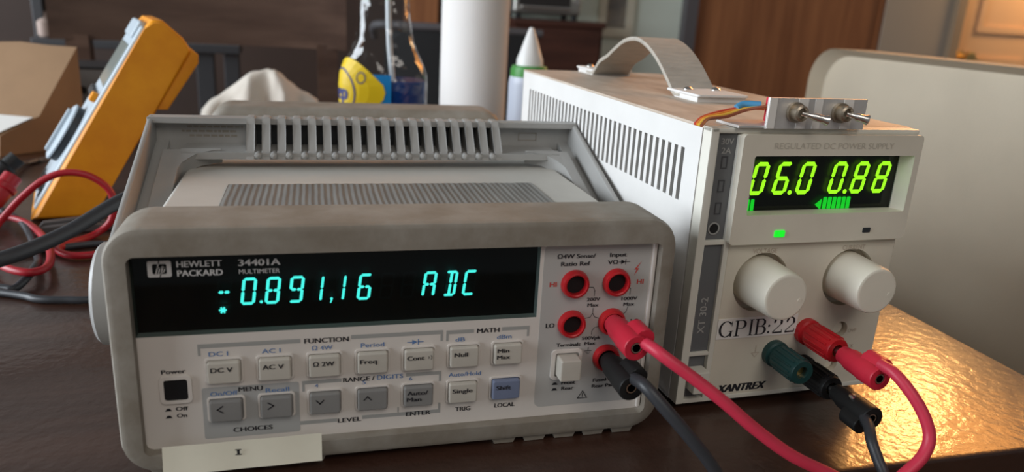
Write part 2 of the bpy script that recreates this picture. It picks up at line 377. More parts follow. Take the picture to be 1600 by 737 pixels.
# bumpers
bm = nb(); frame(bm, rrect(-9, 217, 3, 104, 14, 8), rrect(-0.6, 209.8, 11.2, 92.9, 3, 8), 'y', 30, -5, 7.0)
fb = obj('front_bumper', bm, M_bump, DM)
bm = nb(); frame(bm, rrect(-9, 217, 3, 104, 16, 8), rrect(0, 209, 11.5, 91.0, 3, 8), 'y', 310, 348, 7.0)
rb = obj('rear_bumper', bm, M_bump, DM)
for k in range(10):
    x = (144.8 + 14.1 * k) if k < 5 else (6 + 14.1 * (k - 5))
    bm = nb(); prism(bm, [(x - 4.4, 0), (x + 4.4, 0), (x + 6.2, 4), (x - 6.2, 4)], 'y', -2.2, 22, 0.8); obj('rubber_foot', bm, M_bump, fb)
for x in (20, 190):
    bm = nb(); prism(bm, [(x - 9, 0), (x + 9, 0), (x + 12, 4), (x - 12, 4)], 'y', 320, 340, 0.8); obj('rubber_foot', bm, M_bump, rb)
bm = nb(); box(bm, 2, 207, 336, 340, 12, 89, 1); obj('rear_panel', bm, M_dark, DM)
# ribbed tape on the lid
bm = nb(); N = 60
tp = [];
for i in range(N + 1):
    x = 23.5 + (184 - 23.5) * i / N; tp.append((x, 113 + random.uniform(-.5, .5)))
tp2 = [(x, 38) for x, _ in tp]
loft(bm, [[(x, y, 91.75) for x, y in tp2], [(x, y, 91.75 + 0.22 * (1 + math.sin(i * 1.9))) for i, (x, y) in enumerate([(x, 75) for x, _ in tp])], [(x, y, 91.75 + 0.18 * (1 + math.sin(i * 1.9))) for i, (x, y) in enumerate([(a, b - 4) for a, b in tp])], [(x, y, 91.7) for x, y in tp]], closed_u=False)
obj('tape_strip', bm, M_tape, DM, label='ribbed dark grey tape across the lid')
# carrying handle: two channel arms and a ribbed grip
H = None
bm = nb()
def arm(bm, xo, xi, sgn):
    # xo outer face, xi inner face; the arm runs from the hub (y 45, z 60) to the bar (y 176, z 108)
    a = Vector((0, 45, 58)); b = Vector((0, 168, 103)); d = (b - a).normalized(); n = Vector((0, -d.z, d.y))
    def strip(x0, x1, lo, hi, e=0, bev=1.0):
        t = bmesh.new(); L = (b - a).length
        box(t, min(x0, x1), max(x0, x1), -2, L + e, lo, hi, bev)
        M = Matrix(((1, 0, 0, 0), (0, d.y, n.y, a.y), (0, d.z, n.z, a.z), (0, 0, 0, 1)))
        merge(bm, t, M)
    strip(xo, xo + sgn * 3.2, -13, 13, 8, 1.2)
    strip(xo + sgn * 9.0, xi, -5.0, 3.6, -13, 0.9)
    strip(xo + sgn * 1, xo + sgn * 10, -5, -1, 6, 0.4)
    t = bmesh.new(); LL = (b - a).length; r = 20
    prism(t, [(xi - sgn * 1, LL - 12), (xi + sgn * r, LL - 12), (xi + sgn * r, LL - 14)] + [(xi + sgn * r * (1 - math.sin(math.radians(q))), LL - 14 - r * (1 - math.cos(math.radians(q)))) for q in range(10, 91, 10)] + [(xi - sgn * 1, LL - 14 - r)], 'z', -4.9, 3.5, 0.5)
    merge(bm, t, Matrix(((1, 0, 0, 0), (0, d.y, n.y, a.y), (0, d.z, n.z, a.z), (0, 0, 0, 1))))
    t = bmesh.new()
    lathe(t, [(20.5, 0), (22, 1.5), (22, abs(xi - xo) - 1.5), (20.5, abs(xi - xo))], (min(xo, xi), 47, 60), (1, 0, 0), 32); merge(bm, t)
HR = 228.6
arm(bm, -22.6, -3.5, 1); arm(bm, HR, 212.5, -1)
# bar: web, lips
prism(bm, [(173, 97), (178, 101), (178, 115), (176, 117.2), (166, 117.2), (166, 114), (173, 113.6)], 'x', -22.6, HR, 0.7)
prism(bm, [(150, 97), (173.5, 97), (173.5, 101.6), (150, 100.6)], 'x', -4, 213, 0.7)
handle = obj('handle', bm, M_handle, DM)
RX = [31.9 + (174.4 - 31.9) * k / 17 for k in range(18)]
bm = nb()
for x in RX:
    prism(bm, [(149, 97), (172, 97), (174, 113), (175, 118), (165, 118), (163.5, 114), (152, 101.5)], 'x', x - 2.3, x + 2.3, 0.8)
for a, b in zip(RX[:-1], RX[1:]):
    t = bmesh.new(); lathe(t, [(0.2, 0), (1.6, 0.6), (2.0, 2), (2.0, 6)], ((a + b) / 2, 147.5, 99.2), (0, 1, 0), 12); merge(bm, t)
obj('grip_ribs', bm, M_handle, handle)
bm = nb(); box(bm, 31, 176, 171.6, 172.9, 101.2, 113.4); obj('grip_recess_shade', bm, M_fdark, handle)  # dark sheet over the grey web, painting the shade between the ribs
bm = nb(); pl = plane_y(172.85)
for r, (a, b) in enumerate(((-3, 27), (-6, 24), (-2, 24))):
    x = a
    while x < b - 1:
        w = random.choice((1.6, 2.6, 3.4)); rect(bm, x, 110.6 - r * 2.6, min(x + w, b), 111.8 - r * 2.6, pl); x += w + 0.7
flat('engraved_lines', bm, M_bump, handle); bm = nb()
rect(bm, 192, 105, 204, 105.5, pl); rect(bm, 192, 109.5, 204, 110, pl); rect(bm, 192, 105, 192.5, 110, pl); rect(bm, 203.5, 105, 204, 110, pl)
flat('engraved_box', bm, M_bump, handle)
# front panel: L-shaped moulding around the display window
PLT = plane_y(-0.12)
bm = nb(); prism(bm, [(-1, 10.8), (210.2, 10.8), (210.2, 93.2), (156.6, 93.2), (156.6, 59.4), (-1, 59.4)], 'y', 0, 11)
BTN = [('dc_volts', 0, 0, 'l'), ('ac_volts', 1, 0, 'l'), ('ohms', 2, 0, 'l'), ('freq', 3, 0, 'l'), ('cont', 4, 0, 'l'), ('null', 5, 0, 'l'), ('minmax', 6, 0, 'l'),
       ('left', 0, 1, 'd'), ('right', 1, 1, 'd'), ('down', 2, 1, 'd'), ('up', 3, 1, 'd'), ('auto', 4, 1, 'd'), ('single', 5, 1, 'l'), ('shift', 6, 1, 'b')]
def bc(c, r): return (29.9 + 19.07 * c, 43.9 if r == 0 else 27.1)
for _, c, r, k in BTN:
    x, z = bc(c, r); frame(bm, rrect(x - 7.2, x + 7.2, z - 5.6, z + 5.6, 1.4, 3), rrect(x - 6.4, x + 6.4, z - 4.8, z + 4.8, 1.0, 3), 'y', 0.05, -0.7, 0.4)
frame(bm, rrect(6.0, 17.8, 31.0, 43.0, 2, 3), rrect(7.6, 16.2, 32.4, 41.4, 1, 3), 'y', 0.05, -1.0, 0.4)
frame(bm, rrect(164.5, 178.8, 29.0, 43.6, 2, 3), rrect(166.4, 177.2, 30.6, 42.0, 1, 3), 'y', 0.05, -1.0, 0.4)
box(bm, 207.6, 209.4, -1.2, 0.5, 12, 92.5, 0.4)
fp = obj('front_panel', bm, M_panel, DM)
bm = nb(); prism(bm, rrect(158.2, 207.2, 15.8, 92.2, 3, 4), 'y', -0.10, 0.5); obj('terminal_field', bm, M_greyp, fp, label='grey field around the red jacks')
for nm, c, r, k in BTN:
    x, z = bc(c, r); bm = nb(); prism(bm, rrect(x - 6.1, x + 6.1, z - 4.5, z + 4.5, 0.9, 3), 'y', -3.2, 0.4, 0.7)
    obj('button', bm, {'l': M_keyl, 'd': M_keyd, 'b': M_keyb}[k], DM, label={'l': None, 'd': 'dark grey button', 'b': 'blue grey shift button'}[k])
bm = nb(); box(bm, 7.5, 16.3, -0.35, -0.15, 32.3, 41.5); box(bm, 14.2, 15.6, -0.5, -0.3, 32.6, 36.5)
obj('power_button', bm, M_dark, DM, label='black recessed power button')
bm = nb(); prism(bm, rrect(167.0, 176.6, 31.2, 41.2, 1, 3), 'y', -7.5, 0.4, 0.8); obj('terminal_button', bm, M_keyl, DM)
# display
bm = nb(); box(bm, -0.9, 156.6, 4.5, 10.5, 59.3, 93.1); obj('display_backing', bm, M_dispback, DM)
VP = plane_y(2.0); bm = nb()
CX = [31.2, 40.2, 49.1, 57.9, 66.8, 75.4, 84.2, 93.0, 101.7, 110.3, 119.0, 127.2]
VW, VH, VT, VS = 5.4, 11.2, 1.15, 0.13
def vch(ch, i): seg(bm, ch, CX[i] - VW / 2 - VH * VS / 2, 70.1, VW, VH, VT, VS, VP, 0.05)
for i, ch in enumerate('-08911'): vch(ch, i) if ch != '1' else None
for i in (4, 5): seg(bm, '1', CX[i] - VW * 0.5 - 2.2, 70.1, VW, VH, VT * 0.85, VS, VP, 0.05)
vch('6', 6)
dot(bm, 44.6, 71.1, 0.62, VP); dot(bm, 71.2, 71.2, 0.55, VP); poly(bm, [(71.0, 71.0), (71.7, 71.1), (71.0, 69.4), (70.5, 69.4)], VP)
for a in range(3):
    ca, sa = math.cos(math.radians(60 * a)), math.sin(math.radians(60 * a)); line(bm, [(30.4 - 1.0 * ca, 68.3 - 1.0 * sa), (30.4 + 1.0 * ca, 68.3 + 1.0 * sa)], 0.75, VP)
flat('lit_digits', bm, M_vfd, DM, label='cyan glowing display digits')
bm = nb(); vch('A', 9); vch('D', 10); vch('C', 11); flat('lit_unit_letters', bm, M_vfd, DM, label='cyan glowing unit letters ADC')
bm = nb(); VP3 = plane_y(2.3)
for i in range(12): seg(bm, '8', CX[i] - VW / 2 - VH * VS / 2, 70.1, VW, VH, VT * 0.7, VS, VP3, 0.05)
rect(bm, 50.0, 62.3, 51.4, 62.8, VP3); rect(bm, 53.5, 62.3, 55.4, 62.8, VP3)
flat('unlit_digits', bm, M_vfddim, DM)
bm = nb(); box(bm, -0.7, 156.5, 0.0, 0.8, 59.5, 93.0); obj('display_pane', bm, M_pane, DM)
# white lettering and emblem on the window
bm = nb()
frm = rrect(5.5, 13.7, 83.4, 89.8, 0.7, 3); cxh, czh = 9.6, 86.6
N = 24; ol = [(p, q) for p, q in frm]
ell = []
for p, q in ol:
    a = math.atan2(q - czh, p - cxh); ell.append((cxh + 2.9 * math.cos(a), czh + 2.85 * math.sin(a)))
L0 = [bm.verts.new(PLT(*p)) for p in ol]; L1 = [bm.verts.new(PLT(*p)) for p in ell]
for i in range(len(L0)): bm.faces.new((L0[i], L0[(i + 1) % len(L0)], L1[(i + 1) % len(L0)], L1[i]))
line(bm, [(8.3, 84.7), (9.6, 89.6)], 0.42, PLT); line(bm, [(8.9, 87.2), (9.6, 87.2), (9.75, 86.8), (9.2, 84.9)], 0.4, PLT)
line(bm, [(9.7, 83.6), (10.75, 87.5)], 0.42, PLT); line(bm, [(10.5, 87.2), (11.3, 87.2), (11.45, 86.8), (11.0, 85.3), (10.2, 85.2)], 0.4, PLT)
text(bm, 'HEWLETT', 15.6, 88.3, 2.45, PLT, w=15.6, off=0.02, align='l'); text(bm, 'PACKARD', 15.6, 84.7, 2.45, PLT, w=15.8, off=0.02, align='l')
text(bm, '34401A', 37.2, 88.2, 2.6, PLT, w=15.0, off=0.02, align='l'); text(bm, 'MULTIMETER', 37.2, 84.6, 1.8, PLT, w=14.8, off=0.005, align='l')
flat('white_lettering', bm, M_white, DM)
# printed bands
PB = plane_y(-0.06); bm = nb()
def band(x0, x1, z, t=1.7, hookl=0, hookr=0):
    rect(bm, x0, z - t / 2, x1, z + t / 2, PB)
    for hk, a in ((hookl, x0), (hookr, x1 - 1.0)):
        if hk < 0: rect(bm, a, z + hk, a + 1.0, z - t / 2, PB)
        if hk > 0: rect(bm, a, z + t / 2, a + 1.0, z + hk, PB)
band(20.6, 58.8, 54.5, 1.8, hookl=-4); band(78.6, 116.2, 54.9, 1.8, hookr=-4)
band(117.6, 129.4, 54.6, 1.7, hookl=-4); band(141.6, 153.8, 54.8, 1.7, hookr=-4)
band(59.0, 74.6, 35.9, 1.6, hookl=-4); band(101.0, 116.0, 36.2, 1.6, hookr=-4)
band(57.8, 72.6, 17.6, 1.7); band(82.9, 116, 17.9, 1.7, hookr=4); rect(bm, 97.6, 18.8, 98.2, 21.3, PB)
flat('grey_bands', bm, M_band, fp)
bm = nb(); poly(bm, rrect(21.0, 57.8, 13.8, 36.6, 1, 3), PB); flat('menu_field', bm, M_menu, fp)
# black lettering
bm = nb(); OB = 0.022
for s, x, z, h, w in (('FUNCTION', 69, 54.3, 2.1, 17.2), ('MATH', 135.6, 54.6, 2.1, 9.6), ('MENU', 39.2, 35.0, 2.0, 9.0), ('CHOICES', 39.4, 17.0, 2.0, 15.0),
                      ('RANGE /', 81.6, 35.9, 2.0, 12.6), ('LEVEL', 77.7, 17.3, 2.0, 9.4), ('ENTER', 106.5, 17.7, 2.0, 10.4), ('TRIG', 125.9, 18.1, 2.0, 6.6), ('LOCAL', 144.6, 18.3, 2.0, 9.0),
                      ('Power', 11.4, 44.6, 1.8, 8.6), ('Off', 13.4, 28.4, 1.7, 4.4), ('On', 13.2, 25.4, 1.7, 3.6)):
    text(bm, s, x, z, h, PLT, w=w, off=OB)
for z in (28.2, 25.1): poly(bm, [(7.2, z - .6), (9.8, z - .6), (9.0, z + .6), (8.0, z + .6)], PLT)
PK = plane_y(-3.3)
for s, c, r, dx, dz, h, w in (('DC V', 0, 0, -.7, 1.6, 2.0, 8), ('AC V', 1, 0, -.7, 1.6, 2.0, 8), ('\u03a9 2W', 2, 0, -.4, 1.4, 2.0, 8.2), ('Freq', 3, 0, -1.8, 1.2, 1.9, 6.6), ('Cont', 4, 0, -1.6, 1.4, 1.9, 7.0),
                              ('Null', 5, 0, -1.6, 1.6, 1.9, 5.6), ('Min', 6, 0, -2.4, 2.2, 1.8, 5.0), ('Max', 6, 0, -2.2, -0.8, 1.8, 5.6), ('Auto/', 4, 1, -.6, 2.0, 1.9, 8.6), ('Man', 4, 1, -2.0, -0.9, 1.9, 6.0),
                              ('Single', 5, 1, -.4, 1.4, 1.9, 8.6), ('Shift', 6, 1, -1.4, 1.4, 1.9, 6.4)):
    x, z = bc(c, r); text(bm, s, x + dx, z + dz, h, PK, w=w, off=OB)
x, z = bc(4, 0)
for k, r in enumerate((0.5, 1.0)): line(bm, [(x + 3.6 + k * .9 + r * math.cos(a) * .6, z + 1.3 + r * math.sin(a)) for a in (-1.1, -.4, .4, 1.1)], 0.25, PK)
for c, pts in ((0, [(1, 1.4), (-1, 0), (1, -1.4)]), (1, [(-1, 1.4), (1, 0), (-1, -1.4)]), (2, [(-1.4, .7), (0, -.8), (1.4, .7)]), (3, [(-1.4, -.7), (0, .8), (1.4, -.7)])):
    x, z = bc(c, 1); line(bm, [(x - 2.2 + a, z + 1.2 + b) for a, b in pts], 0.5, PK)
PT = plane_y(-0.22)
for s, x, z, h, w in (('\u03a94W Sense/', 172.6, 86.7, 1.9, 17), ('Ratio Ref', 172.4, 83.3, 1.9, 13), ('Input', 191.6, 86.8, 1.9, 7.6), ('V\u03a9', 189.4, 83.4, 1.8, 4.6), ('LO', 163.0, 55.2, 2.1, 3.8), ('LO', 202.6, 55.2, 2.1, 3.8),
                      ('200V', 182.0, 66.6, 1.6, 6.0), ('Max', 182.0, 63.9, 1.6, 5.0), ('1000V', 198.9, 66.2, 1.6, 7.4), ('Max', 198.9, 63.5, 1.6, 5.0), ('500Vpk', 182.6, 48.2, 1.6, 8.6), ('Max', 182.2, 45.6, 1.6, 5.0),
                      ('Terminals', 172.2, 45.6, 1.7, 11.0), ('Front', 173.6, 27.0, 1.7, 6.4), ('Rear', 173.4, 24.2, 1.7, 5.6), ('Fused on', 190.4, 27.2, 1.7, 10.0), ('Rear Panel', 191.4, 24.2, 1.7, 12.6)):
    text(bm, s, x, z, h, PT, w=w, off=OB)
poly(bm, [(193.2, 82.3), (195.2, 83.4), (193.2, 84.5)], PT); line(bm, [(192.2, 83.4), (197.2, 83.4)], 0.25, PT); line(bm, [(195.3, 82.3), (195.3, 84.5)], 0.3, PT)
for z in (26.8, 24.0): poly(bm, [(165.8, z - .55), (168.6, z - .55), (167.8, z + .65), (166.6, z + .65)], PT)
line(bm, [(178.6, 18.6), (183.0, 18.6), (180.8, 22.2), (178.6, 18.6)], 0.35, PT); line(bm, [(180.8, 20.9), (180.8, 19.8)], 0.35, PT); dot(bm, 180.8, 19.25, .2, PT)
line(bm, [(181.6, 43.6), (181.6, 42.0)], .25, PT)
for k, w in enumerate((1.6, 1.0, .5)): line(bm, [(181.6 - w, 42.0 - k * .7), (181.6 + w, 42.0 - k * .7)], 0.25, PT)
for pts in ([(178.6, 72.4), (181.4, 72.2), (182.2, 70.8), (182.2, 68.2)], [(182.2, 62.4), (182.2, 60.0), (181.2, 58.2), (178.0, 57.6)], [(182.2, 60), (183.2, 58.2), (185.6, 57.4)], [(197.2, 72.4), (198.9, 70.8), (198.9, 68)], [(198.6, 62.2), (197.8, 59.8), (196.4, 58.6)], [(186, 53.6), (183.6, 53.0), (182.6, 51.6), (182.6, 49.8)], [(195.2, 42), (196.8, 43), (197.6, 45)]):
    line(bm, pts, 0.25, PT)
flat('black_lettering', bm, M_black, DM)
bm = nb()
for s, x, z, h, w in (('DC I', 28.0, 51.0, 1.9, 7), ('AC I', 47.6, 51.0, 1.9, 7), ('\u03a9 4W', 67.2, 51.0, 1.9, 8.0), ('Period', 87.2, 51.0, 1.9, 9.4), ('dB', 123.6, 51.1, 1.9, 4.0), ('dBm', 142.8, 51.2, 1.9, 6.4),
                      ('On/Off', 29.2, 33.7, 1.9, 10.2), ('Recall', 49.4, 33.7, 1.9, 9.0), ('DIGITS', 94.4, 36.0, 2.0, 10.8), ('4', 64.6, 34.2, 1.7, 1.3), ('5', 83.7, 34.2, 1.7, 1.3), ('6', 103.0, 34.4, 1.7, 1.3), ('Auto/Hold', 126.2, 34.8, 1.9, 14)):
    text(bm, s, x, z, h, PLT, w=w, off=0.01)
poly(bm, [(103.4, 50.0), (105.6, 51.1), (103.4, 52.2)], PLT); line(bm, [(101.5, 51.1), (103.2, 51.1)], 0.35, PLT); line(bm, [(106.2, 51.1), (107.9, 51.1)], 0.35, PLT); line(bm, [(105.9, 50.0), (105.9, 52.2)], 0.4, PLT)
flat('blue_lettering', bm, M_blue, DM)
bm = nb()
text(bm, 'HI', 163.0, 74.2, 2.2, PT, w=3.0, off=OB); flat('red_lettering', bm, M_redink, DM); bm = nb()
text(bm, 'HI', 203.2, 74.0, 2.2, PT, w=3.0, off=OB)
poly(bm, [(199.9, 76.9), (202.0, 80.2), (201.0, 80.2), (203.0, 83.6), (199.6, 79.6), (200.8, 79.6)], PT)
flat('red_lettering', bm, M_redink, DM)
# jacks
for x, z in ((172.7, 74.2), (191.75, 74.2), (172.7, 55.6), (191.4, 55.6), (190.4, 38.3)):
    bm = nb(); lathe(bm, [(6.3, 0.1), (6.3, -1.2), (5.7, -3.0), (4.9, -3.3), (4.4, -2.9), (4.2, -0.4)], (x, 0, z), (0, 1, 0), 32, caps=(True, False))
    j = obj('banana_jack', bm, M_redpl, DM)
    bm = nb(); lathe(bm, [(4.3, -0.5), (4.2, -0.45)], (x, 0, z), (0, 1, 0), 20)
    obj('jack_socket', bm, M_dark, j)
# paper label stuck on the lower bumper edge
bm = nb(); lp = []
for i in range(13):
    x = 6 + 60.2 * i / 12; dz = 0.3 * i / 12; wv = 0.15 * math.sin(i * 1.3)
    lp.append([(x, -5.6 + wv, 15 + dz), (x, -6.4 + wv, 9.6 + dz), (x, -7.8 + wv, 3.6 + dz), (x, -7.6 + wv, 3.6 + dz), (x, -6.2 + wv, 9.6 + dz), (x, -5.4 + wv, 15 + dz)])
loft(bm, lp); lab = obj('paper_label', bm, M_paper, DM, label='cream paper label marked I on the bumper')
bm = nb(); P5 = lambda p, q: (p, -6.75, q)
rect(bm, 33.5, 9.6, 34.5, 12.0, P5); rect(bm, 32.8, 11.7, 35.2, 12.1, P5); rect(bm, 32.8, 9.5, 35.2, 9.9, P5)
flat('label_letter', bm, M_black, lab)

# ================================================================== POWER SUPPLY
YAW = 0.036; XO = (236.9, 12.65, 4.05)
XT = thing('power_supply', 'white bench power supply with lime digits and two ivory knobs', 'power supply', (XO[0], XO[1], 0), YAW)
XZ = 3.913; XT.scale = (1.035,) * 3
def xz(bm): bmesh.ops.translate(bm, vec=(0, 0, XZ), verts=bm.verts[:]); return bm
XH = 131.85
bm = nb()
box(bm, -2, 0, 6, 264, 119.3, XH - 0.6); box(bm, -2, 0, 6, 264, 0, 94.8)
edges = [6.0]
for k in range(37):
    b = 20.5 + 6.26 * k; edges += [b - 1.6, b + 1.6]
edges.append(264)
for a, b in zip(edges[0::2], edges[1::2]): box(bm, -2, 0, a, b, 94.8, 119.3)
box(bm, 107, 109, 6, 264, 0, XH - 0.6); box(bm, -2, 109, 6, 264, -0.5, 1.5); box(bm, -2, 109, 262, 264, 0, XH - 0.6)
obj('case', xz(bm), M_xcase, XT)
bm = nb(); box(bm, 3, 105, 8, 260, 3, 128); obj('chassis', xz(bm), M_dark, XT)
bm = nb(); box(bm, -2.2, 109.2, 4.5, 264.2, XH - 1.6, XH, 0.6); obj('lid', xz(bm), M_xtop, XT, label='dusty beige lid')
for a in (10, 96):
    for b in (22, 246):
        bm = nb(); lathe(bm, [(8, -XZ), (8.5, -XZ + 1), (7, -0.3)], (a, b, XZ), (0, 0, 1)); obj('rubber_foot', bm, M_blkpl, XT)
# front frame and lower face
bm = nb()
box(bm, -2, 2.2, -1.5, 5.5, -0.3, XH - 0.4, 0.6)
box(bm, 12.0, 14.8, -1.5, 5.5, -0.3, XH - 3, 0.5)
box(bm, 2, 12.2, -1.3, 5.5, 79.0, 81.2, 0.3); box(bm, 2, 12.2, -1.3, 5.5, 24.4, 26.2, 0.3); box(bm, 2, 108, -1.4, 5.5, -0.3, 2.2, 0.5)
box(bm, -2, 108.4, -1.5, 5.5, 129.2, XH - 0.2, 0.8)
obj('front_frame', xz(bm), M_xfrontw, XT)
bm = nb(); box(bm, 14.6, 108.2, -1.0, 5.6, 1.8, 79.5, 0.6); cface = obj('control_face', xz(bm), M_xfront, XT)
bm = nb()
for x, z, r in ((34.8, 59.6, 14.6), (84.0, 59.6, 14.6), (85.5, 32, 4.2), (83.9, 12.8, 3.7)): lathe(bm, [(r, -3), (r, 3.6)], (x, 0, z), (0, 1, 0), 40)
cut = obj('cutter', xz(bm), M_xfront, XT)
md = cface.modifiers.new('wells', 'BOOLEAN'); md.operation = 'DIFFERENCE'; md.object = cut; md.solver = 'EXACT'
bpy.context.view_layer.update()
me = bpy.data.meshes.new_from_object(cface.evaluated_get(bpy.context.evaluated_depsgraph_get()))
cface.modifiers.remove(cface.modifiers['wells']); cface.data = me; me.name = 'control_face'; 
for p in me.polygons: p.use_smooth = False
cface.modifiers.clear()
bpy.data.objects.remove(cut)
bm = nb(); box(bm, 2.1, 12.1, 0.2, 4, 81.0, 129.4); box(bm, 2.1, 12.1, 0.2, 4, 26.0, 79.2); box(bm, 2.1, 12.1, 1.0, 4, 2.0, 24.6)
strip = obj('side_strip', xz(bm), M_strip, XT, label='slate grey strip beside the display')
bm = nb(); PS = plane_y(0.1)
text(bm, '30V', 7.5, 125.6, 2.6, PS, w=6.0, off=0.01); text(bm, '2A', 7.4, 121.6, 2.6, PS, w=4.6, off=0.01)
flat('rating_lettering', xz(bm), M_band, strip); bm = nb()
text(bm, 'XT 30-2', 7.0, 44.2, 3.6, PS, w=18, off=0.012, rot=True)
flat('model_lettering', xz(bm), M_band, strip)
bm = nb()
for z in (113.5, 103, 92.8): frame(bm, [(5.6, z), (8.8, z), (8.8, z + 5.6), (5.6, z + 5.6)][::-1], [(6.2, z + .6), (8.2, z + .6), (8.2, z + 5), (6.2, z + 5)][::-1], 'y', 0.25, 0.05)
obj('strip_mark', xz(bm), M_strip2, strip)
bm = nb(); lathe(bm, [(2.9, 0.3), (2.9, -0.2), (2.3, -0.2), (2.2, 0.2)], (6.4, 0, 86.4), (0, 1, 0), 20); jk = obj('strip_jack', xz(bm), M_band, strip)
bm = nb(); lathe(bm, [(2.2, -0.1), (2.1, 0.1)], (6.4, 0, 86.4), (0, 1, 0), 20); obj('jack_hole', xz(bm), M_dark, jk)
bm = nb(); box(bm, 3.4, 11.2, -6.5, 1.2, 7.0, 18.2, 0.7); obj('power_switch', xz(bm), M_xfrontw, XT, label='square power push button')
# display bezel with its recessed window
bm = nb()
frame(bm, rrect(12.4, 108.6, 79.6, 129.4, 2.0, 4), rrect(19.0, 105.3, 93.2, 120.0, 1.0, 4), 'y', 4.5, -4.6, 0.0)
loft(bm, [[put('y', p, q, -4.4) for p, q in rrect(18.9, 105.4, 93.1, 120.1, 1.0, 4)], [put('y', p, q, 3.2) for p, q in rrect(20.0, 103.9, 91.6, 119.6, 1.0, 4)]], caps=(False, False))
bez = obj('display_bezel', xz(bm), M_xfront, XT)
bm = nb(); box(bm, 18.5, 105.5, 5.2, 6.2, 90, 121); obj('window_backing', xz(bm), M_dispback2, XT)
P3 = plane_y(3.6); bm = nb()
for which, chs, xs, dx in (('voltage', '060', (24.0, 36.3, 49.0), 46.0), ('current', '088', (66.6, 79.1, 91.6), 76.6)):
    bm = nb()
    for ch, x in zip(chs, xs): seg(bm, ch, x - 0.5, 100.4, 7.8, 15.3, 1.9, 0.16, P3, 0.05, True)
    dot(bm, dx, 101.4, 1.15, P3); flat(which + '_digits', xz(bm), M_led, XT, label='lime green glowing ' + which + ' digits')
bm = nb()
bm = nb()
for x in (22.2, 24.6, 27.0): poly(bm, rrect(x - .95, x + .95, 92.4, 98.6, .6, 2), P3)
flat('voltage_bar', xz(bm), M_bar, XT, label='short green bar at the left'); bm = nb()
poly(bm, [(61.0, 95.4), (64.6, 98.2), (64.6, 92.6)], P3)
for k in range(6):
    x = 66.4 + 2.65 * k; poly(bm, rrect(x - 1.1, x + 1.1, 92.2, 98.9, .5, 2), P3)
flat('current_bar', xz(bm), M_bar, XT, label='green bar graph in the middle')
bm = nb(); box(bm, 19.6, 104.4, 2.9, 3.2, 91.4, 119.9); obj('window_pane', xz(bm), M_pane, XT)
PBZ = plane_y(-4.75)
bm = nb(); prism(bm, rrect(35.0, 40.4, 82.8, 86.0, .6, 3), 'y', -5.3, -4.4, .3); obj('indicator_light', xz(bm), M_pilot, XT, label='lit green indicator light')
bm = nb(); prism(bm, rrect(83.6, 87.9, 83.4, 85.8, .4, 3), 'y', -5.0, -4.4, .2); obj('indicator_light', xz(bm), M_fdark, XT, label='unlit dark indicator light')
bm = nb(); text(bm, 'REGULATED DC POWER SUPPLY', 60, 124.6, 2.7, PBZ, w=64, off=0.0)
flat('embossed_lettering', xz(bm), mat('faint_grey_ink', (0.52, 0.48, 0.40), 0.5), bez)
PCF = plane_y(-1.15)
bm = nb(); text(bm, 'VOLTAGE', 34.4, 75.2, 2.3, PCF, w=13, off=0.0); flat('voltage_caption', xz(bm), M_xtop, XT)
bm = nb(); text(bm, 'CURRENT', 84.0, 75.0, 2.3, PCF, w=13, off=0.0); flat('current_caption', xz(bm), M_xtop, XT); bm = nb()
line(bm, [(38, 27), (38, 23.4)], .4, PCF); line(bm, [(36.0, 23.4), (40.0, 23.4), (38.0, 21.2), (36.0, 23.4)], .35, PCF)
flat('ground_symbol', xz(bm), M_xtop, XT); bm = nb()
text(bm, '-', 76.0, 13.4, 2.0, PCF); text(bm, '+', 75.0, 32.0, 2.0, PCF); text(bm, 'OVP', 92.8, 31, 2.0, PCF, w=5, off=0.0); text(bm, 'LOCK', 92.4, 22.4, 1.9, PCF, w=6, off=0.0)
flat('grey_lettering', xz(bm), M_xtop, XT)
bm = nb(); text(bm, 'XANTREX', 33.4, 5.6, 4.0, PCF, w=26, off=0.045, shear=0.28); flat('black_lettering', xz(bm), M_black, XT)
# printed GPIB label
bm = nb(); box(bm, 14.9, 58.9, -1.35, -0.9, 31.9, 42.3, 0.1); gl = obj('printed_label', xz(bm), M_label, XT, label='white printed label reading GPIB:22')
bm = nb(); PG = plane_y(-1.45)
class Serif:
    def __init__(s, x, z, h): s.x, s.z, s.h = x, z, h
    def r(s, a, b, c, d): rect(bm, s.x + a * s.h, s.z + b * s.h, s.x + c * s.h, s.z + d * s.h, PG)
    def arc(s, cx, cy, rx, ry, a0, a1, t0, t1, n=14):
        for i in range(n):
            u, v = i / n, (i + 1) / n; A, B = math.radians(a0 + (a1 - a0) * u), math.radians(a0 + (a1 - a0) * v)
            def wd(a): return t0 + (t1 * 1.2 - t0) * abs(math.cos(a))
            P = lambda a, k: (s.x + s.h * (cx + (rx - k * wd(a)) * math.cos(a)), s.z + s.h * (cy + (ry - k * wd(a)) * math.sin(a)))
            poly(bm, [P(A, 0), P(B, 0), P(B, 1), P(A, 1)], PG)
hh = 8.2; zz = 33.0
g = Serif(15.6, zz, hh); g.arc(.5, .5, .48, .51, 40, 330, .04, .13); g.r(.78, .02, .9, .36); g.r(.68, .34, 1.0, .38); g.r(.84, .66, .88, .98)
g = Serif(24.4, zz, hh); g.r(.08, 0, .21, 1); g.r(-.02, 0, .33, .04); g.r(-.02, .96, .45, 1); g.r(.2, .46, .45, .5); g.arc(.45, .73, .3, .27, -90, 90, .04, .13)
g = Serif(31.8, zz, hh); g.r(.1, 0, .23, 1); g.r(0, 0, .33, .04); g.r(0, .96, .33, 1)
g = Serif(35.4, zz, hh); g.r(.08, 0, .21, 1); g.r(-.02, 0, .45, .04); g.r(-.02, .96, .43, 1); g.r(.2, .5, .45, .54); g.arc(.43, .76, .27, .24, -90, 90, .04, .12); g.arc(.45, .27, .32, .27, -90, 90, .04, .13)
